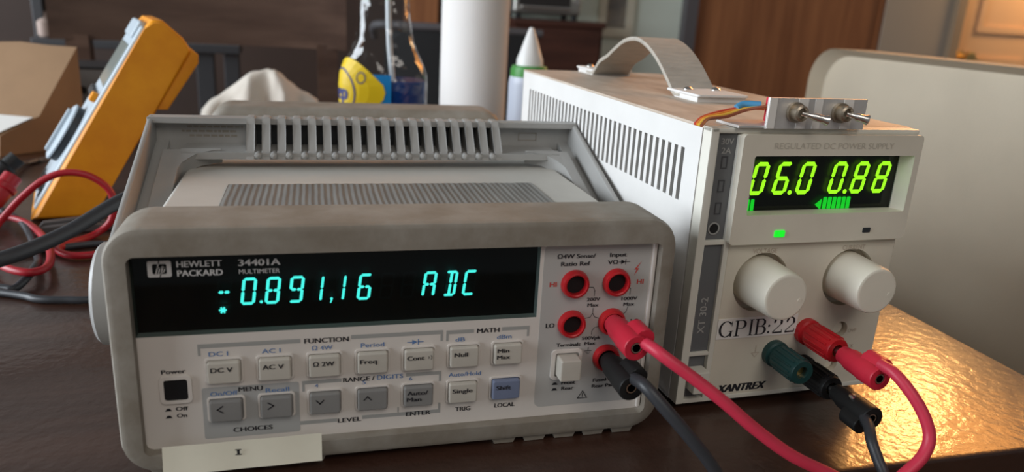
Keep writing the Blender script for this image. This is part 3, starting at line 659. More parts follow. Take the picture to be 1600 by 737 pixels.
dot(bm, 43.2, zz + .9, .62, PG); dot(bm, 43.2, zz + 4.2, .62, PG)
for gx in (45.0, 52.0):
    g = Serif(gx, zz, hh); g.arc(.38, .7, .31, .3, 170, -30, .05, .13); line(bm, [(gx + .62 * hh, zz + .6 * hh), (gx + .1 * hh, zz + .12 * hh)], .45, PG); g.r(.06, 0, .7, .1); g.r(.66, 0, .71, .22); dot(bm, gx + .14 * hh, zz + .7 * hh, .45, PG)
flat('label_lettering', xz(bm), M_black, gl)
# knobs
for x in (34.8, 84.0):
    bm = nb(); lathe(bm, [(12.4, 4.4), (12.2, 0), (12.0, -4), (11.4, -17), (10.8, -18.6), (9.6, -19.2)], (x, -1.5, 59.6), (0, 1, 0), 40)
    lathe(bm, [(1.0, -19.2), (1.0, -19.3)], (x + 7, -1.5, 58), (0, 1, 0), 10)
    obj('knob', xz(bm), M_knob, XT)
# binding posts and panel holes
def post(x, z, m, L, label):
    bm = nb(); lathe(bm, [(6.6, 0.2), (6.6, -3.0), (5.6, -3.6), (5.6, -5.0), (6.0, -5.6), (6.0, -L + 1), (5.6, -L), (3.0, -L), (2.9, -L + 6)], (x, -1, z), (0, 1, 0), 28, caps=(True, False))
    for k in range(14):
        a = 2 * math.pi * k / 14; lathe(bm, [(0.5, -6.5), (0.5, -L + 2)], (x + 6.0 * math.cos(a), -1, z + 6.0 * math.sin(a)), (0, 1, 0), 6)
    o = obj('binding_post', xz(bm), m, XT, label=label)
    bm = nb(); lathe(bm, [(2.9, -L + 3), (2.8, -L + 6)], (x, -1, z), (0, 1, 0), 16); obj('post_socket', xz(bm), M_brass, o)
post(48.6, 22.7, M_green, 22, 'dark green binding post'); post(65.1, 32.9, M_redpl, 23, 'red binding post'); post(66.0, 13.4, M_blkpl, 23, 'black binding post')
for x, z, r in ((85.5, 32, 4.0), (83.9, 12.8, 3.6)):
    bm = nb(); lathe(bm, [(r * .8, 4.4), (r * .8, 2.6), (r * .6, 2.2)], (x, -1, z), (0, 1, 0), 20); obj('trim_screw', xz(bm), M_knob, XT)
# carrying strap
bm = nb()
ctr = spline([(104, 133.4), (112, 133.8), (121, 140.2), (132, 148), (145, 155), (158, 159.4), (170, 160.8), (185, 158.5), (198, 153), (210, 147), (222, 142.6), (229, 137), (234, 133.4), (244, 133.4)], 4)
lps = []
for i, p in enumerate(ctr):
    a = ctr[max(i - 1, 0)]; b = ctr[min(i + 1, len(ctr) - 1)]; t = (b - a).normalized(); n = Vector((-t.y, t.x)) * 1.2
    lps.append([(40.2, p.x + n.x, p.y + n.y), (67.8, p.x + n.x, p.y + n.y), (68.4, p.x, p.y), (67.8, p.x - n.x, p.y - n.y), (40.2, p.x - n.x, p.y - n.y), (39.6, p.x, p.y)])
loft(bm, lps); st = obj('carrying_strap', xz(bm), M_strap, XT, label='woven grey carrying strap')
for b0, b1 in ((82, 118), (231, 262)):
    bm = nb(); prism(bm, rrect(38.6, 71, b0, b1, 2, 3), 'z', 134.6 if b0 > 200 else 134.7, 136.2, .5); box(bm, 40, 70, b0 + 2, b1 - 8 if b0 < 200 else b1 - 2, 131.9, 134.8)
    pt_ = obj('strap_plate', xz(bm), M_xcase, XT)
    bm = nb()
    for sx in (46, 64): lathe(bm, [(2.8, 0), (2.8, .6), (1.8, 1.6), (.3, 1.9)], (sx, (b0 + b1) / 2 + 6, 136.2), (0, 0, 1), 14)
    obj('screw', xz(bm), M_metal, pt_)
# ------------------------------------------------------------------ bracket with two toggle switches on the lid
TZ = (XZ + XH + 0.05) * 1.035
BR = thing('toggle_switch_bracket', 'small aluminium bracket with two toggle switches on the power supply', 'switch bracket', (XO[0] + 48.6, XO[1] + 2.1, TZ), YAW + 0.02); BR.scale = (1.035,) * 3
bm = nb(); box(bm, -25.5, 26, -5.0, -3.6, 0, 13.4, .3); obj('face_plate', bm, M_alu, BR)
bm = nb(); box(bm, -38, 20, -3.6, 14, 0, 1.3, .3); obj('base_flange', bm, M_alu, BR)
bm = nb()
for x0, x1 in ((-25.2, -21.5), (-10.5, -5.5), (-2.0, 2.0), (13.2, 18.5)): box(bm, x0, x1, -5.15, -4.95, .3, 13.2)
obj('tape_wrap', bm, M_label, BR)
for x, dx, dz in ((-12.0, 11.5, -2.4), (11.6, 9.0, -2.0)):
    bm = nb(); box(bm, x - 6, x + 6, -3.4, 8, 1.6, 12.2, .6); sw = obj('toggle_switch', bm, M_redsil if x < 0 else M_blkpl, BR)
    bm = nb(); lathe(bm, [(4.4, -5.1), (4.4, -6.6), (3.4, -6.6), (3.4, -10.0), (2.6, -10.6), (2.0, -9.0)], (x, 0, 7.4), (0, 1, 0), 6 * 4); obj('bushing_nut', bm, M_dullnickel, sw)
    bm = nb(); e = Vector((x + dx, -12.5, 7.4 + dz)); s0 = Vector((x + .3, -9.0, 7.4)); m = s0.lerp(e, .5)
    tube(bm, [s0, m, e], [1.1, 1.7, 2.4], 12, 3); obj('toggle_lever', bm, M_metal, sw)
for i, (cn, c) in enumerate((('red', (0.55, .05, .03)), ('orange', (.75, .25, .03)), ('yellow', (.75, .5, .06)), ('brown', (.25, .07, .03)))):
    bm = nb(); z0 = 2.2 + i * .6
    tube(bm, [(-18, 8 - i * 1.4, 7 + i * .6), (-27, 12 - i * 1.5, 6.5), (-38, 11 - i * 1.6, 5 - i * .5), (-50, 6 - i * 1.6, 3.2), (-57, 0 - i * 1.6, 1.3)], .75, 8)
    obj('wire', bm, mat(cn + '_wire_insulation', c, .45), BR, label=cn + ' wire')
bm = nb(); tube(bm, [(-20, 8, 8.5), (-26, 11.5, 8.2), (-30, 11.5, 6.6)], 1.7, 10); obj('heat_shrink', bm, mat('blue_heat_shrink', (.06, .25, .45), .5), BR)

# ================================================================== TEST LEADS
def plug(parent, base, L, m, boss=(1, 0), name='banana_plug', pin=6):
    """stackable plug: base point, sticks out along -y; boss = direction (x, z) of the cable exit"""
    bx, by, bz = base
    bm = nb(); lathe(bm, [(4.2, -0.2), (4.4, -3), (5.2, -6), (5.4, -L * .55), (5.7, -L * .6), (5.7, -L + .6), (5.2, -L), (2.7, -L), (2.6, -L + 6)], base, (0, 1, 0), 28, caps=(True, False))
    t = bmesh.new(); prism(t, rrect(-4.2, 9.4, -4.0, 4.0, 3.4, 5), 'y', by - L + 1.2, by - L * .52, .8)
    a = math.atan2(boss[1], boss[0]); M = Matrix.Translation((bx, 0, bz)) @ Matrix.Rotation(-a, 4, 'Y'); merge(bm, t, M)
    o = obj(name, bm, m, parent)
    bm = nb(); lathe(bm, [(2.7, -L + 4), (2.6, -L + 5)], base, (0, 1, 0), 16); lathe(bm, [(2.3, -L + .3), (2.3, -L + 3.9), (1.8, -L + 3.9), (1.8, -L + .3)], base, (0, 1, 0), 16); obj('plug_socket', bm, M_metal, o)
    bm = nb(); lathe(bm, [(1.9, 0.0), (1.9, pin)], base, (0, 1, 0), 14); obj('plug_pin', bm, M_metal, o)
    return o
RL = thing('red_test_lead', 'red test lead looping from the power supply to the bench multimeter', 'test lead', (278, -60, 0))
def rel(o0, pts): return [(p[0] - o0[0], p[1] - o0[1], p[2] - o0[2]) for p in pts]
RO = (278, -60, 0)
plug(RL, rel(RO, [(190.9, -3.6, 56.2)])[0], 25.5, M_redsil, (.75, .65))
plug(RL, rel(RO, [(305.2, -13.4, 38.1)])[0], 25, M_redsil, (.5, .9))
bm = nb()
tube(bm, rel(RO, [(194, -26, 58), (196.5, -33, 57.5), (200.5, -37.5, 55), (210.7, -42.5, 48.1), (222.1, -47.5, 39.7), (235.4, -52.7, 28.8), (250.7, -57.1, 18.1), (267, -60, 9.9), (282, -63.5, 3), (294, -65.5, 3.5), (303.5, -65, 9.4), (311, -63.7, 15.5), (314.6, -61.2, 22.5), (313.4, -56.8, 30.6), (310, -50.5, 38.4), (307, -43.5, 43.5), (305.5, -36, 44.5)]), 2.6, 14)
obj('lead_wire', bm, M_redcab, RL)
BL = thing('black_test_lead', 'black test lead plugged into the lowest jack of the bench multimeter', 'test lead', (200, -60, 0))
BO = (200, -60, 0)
plug(BL, rel(BO, [(190.4, -3.6, 38.3)])[0], 26, M_blkpl, (.6, .8))
bm = nb(); tube(bm, rel(BO, [(191.5, -27, 42), (192.5, -37, 43.2), (198.4, -43.5, 36.9), (207.7, -48.5, 26.5), (215.9, -51.2, 16.8), (222, -52.5, 8), (229, -54.5, -6), (235, -57, -30), (237, -58, -120)]), 2.7, 14)
obj('lead_wire', bm, M_blkcab, BL)
KL = thing('black_test_lead', 'black test lead plugged into the black post of the power supply', 'test lead', (298, -60, 0))
KO = (298, -60, 0)
plug(KL, rel(KO, [(305.7, -13.4, 18.2)])[0], 25, M_blkpl, (-.6, -.6))
bm = nb(); lathe(bm, [(1.6, 0), (1.6, .8), (.4, 1.2)], rel(KO, [(303.0, -27, 23.2)])[0], (-.35, -.3, 1), 12); obj('set_screw', bm, M_metal, KL)
bm = nb(); tube(bm, rel(KO, [(303.5, -34, 19), (300, -43, 18), (296.5, -50, 15), (296.5, -55.5, 9.5), (297.5, -60.5, 2), (298.5, -63, -20), (299, -64, -120)]), 2.4, 14)
obj('lead_wire', bm, M_blkcab, KL)

# ================================================================== LEFT SIDE OF THE TABLE
# handheld meter leaning back on its stand; local l along the meter, w across, n out of its face
FL = thing('handheld_multimeter', 'orange handheld multimeter leaning back on its stand', 'multimeter', (-154, 368, 0.4), math.radians(15))
LV = Vector((.5299, 0, .8480)); WV = Vector((0, 1, 0)); NV = Vector((-.8480, 0, .5299))
MF = Matrix(((LV.x, WV.x, NV.x, 0), (LV.y, WV.y, NV.y, 0), (LV.z, WV.z, NV.z, 0), (0, 0, 0, 1)))
bm = nb(); prism(bm, [(2, 0), (180, 0), (189, -1.5), (193, -8), (189.5, -27), (185, -36), (182, -38), (40, -38.5), (23, -36)], 'y', 0, 96, 3.0, MF, 3)
hol = obj('holster', bm, M_orange, FL)
bm = nb(); prism(bm, [(126, -37), (131, -45.5), (178, -47.5), (184, -44), (185.5, -36), (160, -36)], 'y', 3, 93, 1.6, MF)
obj('holster_back', bm, M_orange, FL)
bm = nb(); prism(bm, [(86, 66), (91, 69), (124, 0.2), (118, 0.2)], 'y', 18, 78, 1.0); obj('tilt_stand', bm, M_orange, FL)
bm = nb(); box(bm, 10, 181, 5, 91, -2, 2.6, 2.2, 3, MF); box(bm, 168, 184, 14, 82, -1, 5.0, 2.0, 3, MF); fc = obj('face_panel', bm, M_fface, FL, label='grey blue meter face')
bm = nb(); box(bm, 122, 162, 14, 82, 2.2, 3.4, .8, 2, MF); obj('screen', bm, M_lcd, fc)
bm = nb(); t = bmesh.new(); lathe(t, [(25, 2), (25, 8), (24, 8.4)], (70, 48, 0), (0, 0, 1), 36); merge(bm, t, MF); dl = obj('dial', bm, M_fdark, fc, label='black rotary dial')
bm = nb(); t = bmesh.new(); lathe(t, [(25.6, 8.2), (25.6, 9.6), (23, 11)], (70, 48, 0), (0, 0, 1), 36); merge(bm, t, MF); box(bm, 50, 90, 45, 51, 10.5, 14, 1, 2, MF); obj('dial_cap', bm, M_fface, dl)
for w in (12, 32, 52, 72):
    bm = nb(); box(bm, 107, 115, w, w + 12, 2.2, 6.2 if w > 12 else 7.4, 1.5, 2, MF); obj('face_button', bm, M_orange if w == 12 else M_fdark, fc, label='orange button' if w == 12 else None)
for w in (18, 38, 58, 78):
    bm = nb(); t = bmesh.new(); lathe(t, [(6, 2.4), (6, 3.6), (3, 3.6), (2.8, 2.5)], (24, w, 0), (0, 0, 1), 20); merge(bm, t, MF); obj('meter_jack', bm, M_fdark, fc)

# cables beside the bench multimeter
def cable(name, label, cat, pts, r, m, n=12):
    bm = nb(); tube(bm, pts, r, n); return tag(obj(name, bm, m), label, cat)
cable('power_cable', 'thick black power cable arching across the orange meter', 'cable',
      [(-520, 120, 5), (-330, 128, 7), (-200, 142, 20), (-140, 158, 31), (-104.9, 170.9, 35.3), (-79.6, 198.4, 41.3), (-55.1, 227.8, 53.1), (-34, 262, 58), (-22, 310, 54), (-14, 362, 44), (10, 378, 36), (40, 372, 34), (52, 344, 34)], 4.4, M_blkcab, 16)
cable('thin_black_cable', 'thin black cable lying flat left of the bench multimeter', 'cable',
      [(-420, 300, 2.6), (-240, 255, 2.6), (-121, 206, 2.6), (-96, 192, 2.6), (-81, 189, 2.6), (-65, 188, 2.6), (-45, 200, 2.6), (-30, 240, 2.6), (-26, 330, 2.6), (-20, 380, 2.6), (30, 400, 2.6)], 2.4, M_blkcab)
PR = thing('red_probe_lead', 'red probe lead arching in a loop before the orange meter', 'test lead', (-130, 330, 0)); o0 = (-130, 330, 0)
bm = nb(); tube(bm, rel(o0, [(-420, 380, 3), (-260, 352, 3), (-173, 336, 9), (-170, 352, 9), (-153, 345, 9), (-131, 314, 9), (-112, 273, 9), (-102, 236, 9), (-107, 221, 9.5), (-122, 228, 10), (-138, 252, 9), (-155, 290, 9), (-160, 315, 10), (-151, 322, 22), (-142, 324, 32), (-128, 326, 44), (-113, 327, 50), (-96, 328, 47), (-83, 328, 34), (-84, 326, 14), (-96, 322, 3), (-108, 300, 3), (-110, 284, 3), (-96, 272, 3), (-76, 280, 3), (-60, 320, 3), (-40, 400, 3)]), 2.6, 12)
obj('lead_wire', bm, M_redold, PR)
def tipped(parent, a, b, r0, m, nm):
    a, b = Vector(a), Vector(b); L = (b - a).length; bm = nb()
    lathe(bm, [(r0 * .6, 0), (r0 * .75, L * .1), (r0, L * .3), (r0, L * .6), (r0 * 1.18, L * .64), (r0 * 1.18, L * .74), (r0 * .9, L * .78), (r0 * .9, L)], a, b - a, 20); return obj(nm, bm, m, parent)
tipped(PR, rel(o0, [(-186, 372, 8)])[0], rel(o0, [(-170, 394, 32)])[0], 8.0, M_redold, 'banana_plug')
PK_ = thing('black_probe_lead', 'black probe lead coiled behind the red probe lead', 'test lead', (-130, 420, 0)); o1 = (-130, 420, 0)
bm = nb(); tube(bm, rel(o1, [(-300, 236, 3), (-180, 226, 3), (-126, 214, 3), (-114, 212, 3), (-110, 236, 8), (-120, 273, 3), (-147, 336, 8), (-186, 400, 4), (-205, 440, 3), (-230, 500, 3), (-330, 560, 3)]), 2.6, 12); obj('lead_wire', bm, M_blkcab, PK_)
tipped(PK_, rel(o1, [(-210, 424, 10)])[0], rel(o1, [(-180, 440, 38)])[0], 8.0, M_blkpl, 'banana_plug')
G2 = thing('black_clip_lead', 'black clip lead in front of the orange meter foot', 'test lead', (-120, 320, 0)); o2 = (-120, 320, 0)
bm = nb(); tube(bm, rel(o2, [(-300, 330, 2.5), (-200, 300, 2.5), (-146, 283, 2.5), (-120, 290, 2.5), (-92, 300, 2.5), (-62, 300, 2.5), (-35, 330, 2.5), (-20, 420, 2.5)]), 2.4, 10); obj('lead_wire', bm, M_blkcab, G2)
bm = nb()
for s in (-1, 1):
    t = bmesh.new(); prism(t, [(-28, 1), (-22, 7 + s), (4, 9 + s), (26, 4), (40, 2.2), (26, 1), (0, 1)], 'y', s * 4 - 3.6, s * 4 + 3.6, 1.2); merge(bm, t, Matrix.Translation((6, 24, 0)) @ Matrix.Rotation(math.radians(12), 4, 'Z'))
obj('clip_body', bm, mat('grey_clip_rubber', (.075, .07, .07), .55), G2)

# paper bag, receipt, scissors
M_bag = mat('brown_kraft_paper', (.36, .22, .12), .8, var=.12, vscale=14, bump=.25, bscale=60)
bm = nb()
Gp, F, E_, B, Cc, D = [Vector(v) for v in ((-261, 630, 0), (-215, 676, 0), (-202, 735, 40), (-200, 728, 112), (-224, 648, 42), (-258, 630, 23))]
off = Vector((-190, 46, 4)); rows = []
front = [Gp, F, Vector((-203, 733, 0)), E_, B, Cc, D]
sub = 6
for i in range(sub + 1):
    t = i / sub; rows.append([p + off * t + Vector((0, 0, (1.6 * math.sin(i * 2.1 + j)) if 2 < j and 0 < i else 0)) for j, p in enumerate(front)])
    for j in (0, 1, 2): rows[-1][j].z = 0.3
loft(bm, rows); bag = tag(obj('paper_bag', bm, M_bag, smooth=25), 'brown kraft paper bag lying at the far left of the table', 'bag')
bm = nb()
n_ = (Cc - D).cross(off).normalized(); n_ = n_ if n_.z > 0 else -n_
q = [D + (Cc - D) * .86 + off * .0, D + (Cc - D) * .86 + off * .36 + Vector((0, 0, 1)), D + off * .40, D + off * .02]
u_ = Vector((0, 0, 0)); a_ = [bm.verts.new(p + n_ * 2.0) for p in q]; b_ = [bm.verts.new(p + n_ * 2.5) for p in q]
bm.faces.new(a_); bm.faces.new(b_[::-1])
for i in range(4): bm.faces.new((a_[i], b_[i], b_[(i + 1) % 4], a_[(i + 1) % 4]))
tag(obj('paper_slip', bm, M_label), 'white paper slip lying on the paper bag', 'paper')
SCI = thing('scissors', 'metal scissors lying in front of the paper bag', 'scissors', (-216, 600, 0)); o3 = Vector((-216, 600, 0))
M_steel = mat('dull_steel', (.25, .24, .23), .35, metal=.9)
for s, z in ((-1, .3), (1, 2.0)):
    bm = nb(); t = bmesh.new(); prism(t, [(0, -5 * s), (14, -4 * s), (70, 0.5 * s), (14, 3.5 * s), (0, 4 * s)][::s], 'z', z, z + 1.6, .3)
    merge(bm, t, Matrix.Rotation(math.radians(62 + 7 * s), 4, 'Z'))
    t = bmesh.new(); tube(t, [(0, 0, z + 1), (-22, -3 * s, z + 1.4), (-40, -12 * s, z + 2.4), (-62, -22 * s, z + 2.6), (-70, -12 * s, z + 2.6), (-58, -4 * s, z + 2.4), (-40, -6 * s, z + 2.2)], 2.2, 10); merge(bm, t, Matrix.Rotation(math.radians(62 + 7 * s), 4, 'Z'))
    obj('blade', bm, M_steel, SCI)
bm = nb(); lathe(bm, [(3, 3.4), (3, 4.2), (1, 4.8)], (0, 0, 0), (0, 0, 1), 16); obj('pivot_screw', bm, M_metal, SCI)

# crumpled white cloth
bm = nb(); NX, NY = 44, 22; prof = [(-70, 0), (-68, 40), (-58, 52), (-44, 61), (-24, 76), (-8, 89), (23, 94), (34, 84), (46, 73), (60, 66), (74, 56), (88, 18), (92, 0)]
def hprof(x):
    for (a, b), (c, d) in zip(prof[:-1], prof[1:]):
        if a <= x <= c: return b + (d - b) * (x - a) / (c - a)
    return 0
from mathutils import noise
g = []
for j in range(NY + 1):
    v = -1 + 2 * j / NY; row = []
    for i in range(NX + 1):
        x = -70 + 162 * i / NX; h = hprof(x) * max(0, 1 - abs(v) ** 2.4) ** .6
        y = v * 42 * (0.75 + 0.25 * math.sin(i * .5))
        nz = noise.noise(Vector((x * .05, y * .06, 3))) * 5 + noise.noise(Vector((x * .12, y * .12, 9))) * 2.5
        edge = min(1, h / 25); row.append(bm.verts.new((x + nz * .4 * edge, 730 + y + nz * edge, max(0.3, h + nz * edge * .5))))
    g.append(row)
for j in range(NY):
    for i in range(NX): bm.faces.new((g[j][i], g[j][i + 1], g[j + 1][i + 1], g[j + 1][i]))
tag(obj('crumpled_cloth', bm, mat('cream_cotton', (.68, .62, .54), .9, bump=.2, bscale=300), smooth=80), 'crumpled cream cloth behind the bench multimeter', 'cloth')

# ================================================================== BOTTLES AND PAPER ROLL
SB = thing('spray_bottle', 'clear spray bottle with blue liquid and yellow label', 'spray bottle', (141, 535, 0), math.radians(-12))
def bottle_r(z):
    t = [(0, 44, 30), (4, 46, 32), (100, 46, 32), (112, 45, 31), (122, 41, 29), (132, 36, 27), (145, 31, 25), (165, 27.5, 23.5), (190, 25, 22), (205, 18, 17), (212, 14, 14), (224, 14, 14)]
    for (a, b, c), (d, e, f) in zip(t[:-1], t[1:]):
        if a <= z <= d: k = (z - a) / (d - a); return b + (e - b) * k, c + (f - c) * k
    return 14, 14
def bsurf(th, z, o=0.0):
    rx, ry = bottle_r(z); e = 2 / 2.6; c, s = math.cos(th), math.sin(th)
    return Vector(((rx + o) * math.copysign(abs(c) ** e, c), (ry + o) * math.copysign(abs(s) ** e, s), z))
def bloft(bm, zs, o, caps=(True, True)): return loft(bm, [[bsurf(2 * math.pi * k / 48, z, o) for k in range(48)] for z in zs], caps=caps)
bm = nb(); bloft(bm, [0.4, 2, 4, 40, 100, 106, 112, 117, 122, 127, 132, 138, 145, 155, 165, 178, 190, 197, 205, 209, 212, 224], 0, (True, False)); obj('bottle', bm, pane_mat('clear_bottle_plastic', (.90, .92, .93), .10, 1.9, .8), SB)
bm = nb(); bloft(bm, [2, 5, 40, 100, 105.5], -1.5); obj('liquid', bm, mat('blue_cleaner_liquid', (.012, .075, .34), .12, trans=.25, ior=1.33), SB, label='blue cleaning liquid')
bm = nb(); tube(bm, [(4, 0, 222), (6, -6, 150), (12, -14, 90), (14, -16, 12)], 3.0, 12); obj('dip_tube', bm, mat('white_dip_tube', (.75, .78, .8), .4), SB)
TH0 = math.radians(222)
def blab(o):
    return lambda p, q: bsurf(TH0 + p / 40.0, q, o)
def patch(bm, p0, p1, q0, q1, o, n=14, k=5, f=None):
    G = [[bm.verts.new(blab(o)(p0 + (p1 - p0) * i / n, q0 + (q1 - q0) * j / k)) for i in range(n + 1)] for j in range(k + 1)]
    for j in range(k):
        for i in range(n): bm.faces.new((G[j][i], G[j][i + 1], G[j + 1][i + 1], G[j + 1][i]))
bm = nb(); patch(bm, -40, 40, 40, 112, .25); obj('label_base', bm, mat('blue_label_print', (.01, .25, .62), .4), SB, label='blue label')
def disc(bm, cx, cz, rx, rz, o, rin=0.0, n=28, a0=0, a1=360):
    A = [math.radians(a0 + (a1 - a0) * i / n) for i in range(n + 1)]; P = blab(o)
    K = 5
    for k in range(K):
        f0 = rin + (1 - rin) * k / K; f1 = rin + (1 - rin) * (k + 1) / K
        for a, b in zip(A[:-1], A[1:]):
            pts = [P(cx + rx * f * math.cos(t), cz + rz * f * math.sin(t)) for f, t in ((f0, a), (f1, a), (f1, b), (f0, b))]
            if f0 == 0: pts = pts[1:]
            bm.faces.new([bm.verts.new(v) for v in pts])
bm = nb(); disc(bm, -6, 94, 42, 33, .6); obj('label_field', bm, mat('yellow_label_print', (.88, .62, .01), .45), SB, label='yellow label field')
bm = nb(); disc(bm, -11, 91, 26, 26, .9, .93); P = blab(.95)
text(bm, 'zep', -11, 92, 15, lambda p, q: P(p, q), w=30, off=.035, cap=.62); bmN = bm
patch(bm, -22, -1, 77.5, 80.5, .95, 8, 1)
disc(bm, 20, 108, 4.6, 6, .95, .8); flat('label_lettering', bmN, mat('navy_label_ink', (.03, .05, .22), .5), SB)
bm = nb(); lathe(bm, [(16.5, 212), (17, 214), (17, 228), (14, 232)], (0, 0, 0), (0, 0, 1), 28); obj('collar', bm, M_label, SB)
bm = nb(); prism(bm, [(-14, 232), (14, 232), (16, 250), (50, 256), (52, 268), (10, 276), (-34, 268), (-30, 256), (-16, 248)], 'y', -9, 9, 3); prism(bm, [(22, 256), (34, 256), (44, 232), (40, 218), (36, 230), (26, 246)], 'y', -6, 6, 2); obj('trigger_head', bm, M_label, SB)

bm = nb(); R0 = 47
for_paper = mat('white_paper_towel', (.80, .77, .74), .9, bump=.35, bscale=350)
PT_ = thing('paper_towel_roll', 'white paper towel roll standing between spray bottle and power supply', 'paper towel roll', (292, 790, 0))
lathe(bm, [(19, 0.3), (R0, 0.3), (R0 + .3, 3), (R0 + .3, 277), (R0, 280), (19, 280)], (0, 0, 0), (0, 0, 1), 64, caps=(False, False)); obj('paper', bm, for_paper, PT_)
bm = nb(); lathe(bm, [(19, .3), (19.2, 280), (17.6, 280), (17.4, .3)], (0, 0, 0), (0, 0, 1), 32, caps=(False, False)); obj('cardboard_core', bm, mat('cardboard', (.45, .32, .2), .8), PT_)

GB = thing('squeeze_bottle', 'white squeeze bottle with green collar and pointed cap', 'bottle', (321, 603, 0))
bm = nb(); lathe(bm, [(22, .3), (24, 2), (24, 98), (23, 106), (20, 109)], (0, 0, 0), (0, 0, 1), 32); obj('bottle', bm, mat('pale_bottle_plastic', (.62, .66, .76), .35), GB)
bm = nb(); lathe(bm, [(22.5, 104), (22.5, 115), (20.5, 119), (15, 120)], (0, 0, 0), (0, 0, 1), 32); obj('collar', bm, mat('green_collar_plastic', (.06, .30, .05), .4), GB, label='green collar')
bm = nb(); lathe(bm, [(16.2, 118), (15.6, 127), (13, 134), (8, 149), (4.0, 160), (2.4, 163.5)], (0, 0, 0), (0, 0, 1), 32); obj('cap', bm, mat('white_cap_plastic', (.85, .84, .81), .35), GB, label='white pointed cap')

# ================================================================== CHAIRS
M_dkwood = wood('dark_chair_wood', (.115, .068, .048), (.068, .038, .027), .30, (1, 8, 8), 4.0, coat=.1)
DC = thing('dining_chair', 'dark brown wooden dining chair across the table on the left', 'chair', (-90, 1010, -740))
def cz_(bm): bmesh.ops.translate(bm, vec=(0, 0, 0), verts=bm.verts[:]); return bm
bm = nb(); lps = []
for i in range(17):
    u = -1 + i / 8; x = u * 214; y = 22 - 34 * (1 - u * u) * -1 * .0 + 30 * (u * u) * -1
    lps.append([(x, y - 11, 843), (x, y + 11, 843), (x, y + 24, 1080), (x, y + 18, 1092), (x, y + 4, 1092), (x, y, 1080)])
loft(bm, lps); obj('top_rail', bm, M_dkwood, DC)
for x in (-180, 184):
    bm = nb(); loft(bm, [[(x + sx * 16, y + sy * 13, z) for sx, sy in ((-1, -1), (1, -1), (1, 1), (-1, 1))] for z, y in ((0, 50), (440, 10), (850, 2))]); obj('rear_leg', bm, M_dkwood, DC)
for x in (-178, 182):
    bm = nb(); loft(bm, [[(x + sx * k, -390 + sy * k, z) for sx, sy in ((-1, -1), (1, -1), (1, 1), (-1, 1))] for z, k in ((0, 13), (430, 19))]); obj('front_leg', bm, M_dkwood, DC)
bm = nb(); box(bm, -215, 218, -415, 20, 430, 475, 14, 3); obj('seat', bm, mat('dark_seat_leather', (.03, .02, .018), .45), DC)
bm = nb(); box(bm, -176, 180, -6, 10, 560, 600, 3); obj('lower_rail', bm, M_dkwood, DC)

M_linen = mat('beige_linen_upholstery', (.51, .44, .335), .85, var=.07, vscale=9, bump=.3, bscale=500)
BC = thing('upholstered_chair', 'beige upholstered dining chair at the right end of the table', 'chair', (690, 318, -740))
bm = nb(); lps = []
K = 26
outl = rrect(-245, 245, 380, 899, 42, 6)
def cushion(bm, outl, x0, x1, bulge, r):
    cy = sum(p for p, q in outl) / len(outl); cz = sum(q for p, q in outl) / len(outl)
    L = []
    for t in (0, .08, .16, .25, .4, .6, .8, 1): L.append([(x0 + r * (1 - math.sin(math.pi / 2 * t)), cy + (p - cy) * (1 - .032 * (1 - math.cos(math.pi / 2 * (1 - t)))), cz + (q - cz) * (1 - .032 * (1 - math.cos(math.pi / 2 * (1 - t))))) for p, q in outl])
    L.append([(x1 - r, p, q) for p, q in outl]); L.append([(x1, cy + (p - cy) * .97, cz + (q - cz) * .97) for p, q in outl])
    return loft(bm, L)
cushion(bm, outl, -10, 62, 0, 20)
for v in bm.verts: v.co.x += max(0, v.co.z - 480) * .0
obj('backrest', bm, M_linen, BC, smooth=75)
bm = nb(); box(bm, -430, -8, -235, 235, 400, 480, 26, 4); obj('seat', bm, M_linen, BC)
for x in (-400, 30):
    for y in (-205, 205):
        bm = nb(); loft(bm, [[(x + sx * k, y + sy * k, z) for sx, sy in ((-1, -1), (1, -1), (1, 1), (-1, 1))] for z, k in ((0, 13), (402, 22))]); obj('leg', bm, M_dkwood, BC)

M_blkfab = mat('black_chair_fabric', (.012, .012, .013), .7)
KC = thing('black_chair', 'black padded chair behind the spray bottle and paper roll', 'chair', (375, 1390, -740), math.radians(-14))
bm = nb(); prism(bm, rrect(-150, 190, 480, 868, 40, 5), 'y', -25, 25, 14, None, 3); obj('backrest', bm, M_blkfab, KC)
bm = nb(); tube(bm, [(-185, 60, 846), (-170, -8, 872), (-80, -22, 874), (60, -22, 874), (190, -8, 872)], 9, 12); obj('top_rail', bm, M_trimg, KC)
bm = nb(); box(bm, -110, 195, -330, -20, 420, 480, 18, 3); obj('seat', bm, M_blkfab, KC)
for x in (-90, 172):
    for y in (-305, -40):
        bm = nb(); tube(bm, [(x, y, 0), (x, y, 430)], 13, 12, 1); obj('leg', bm, M_trimg, KC)

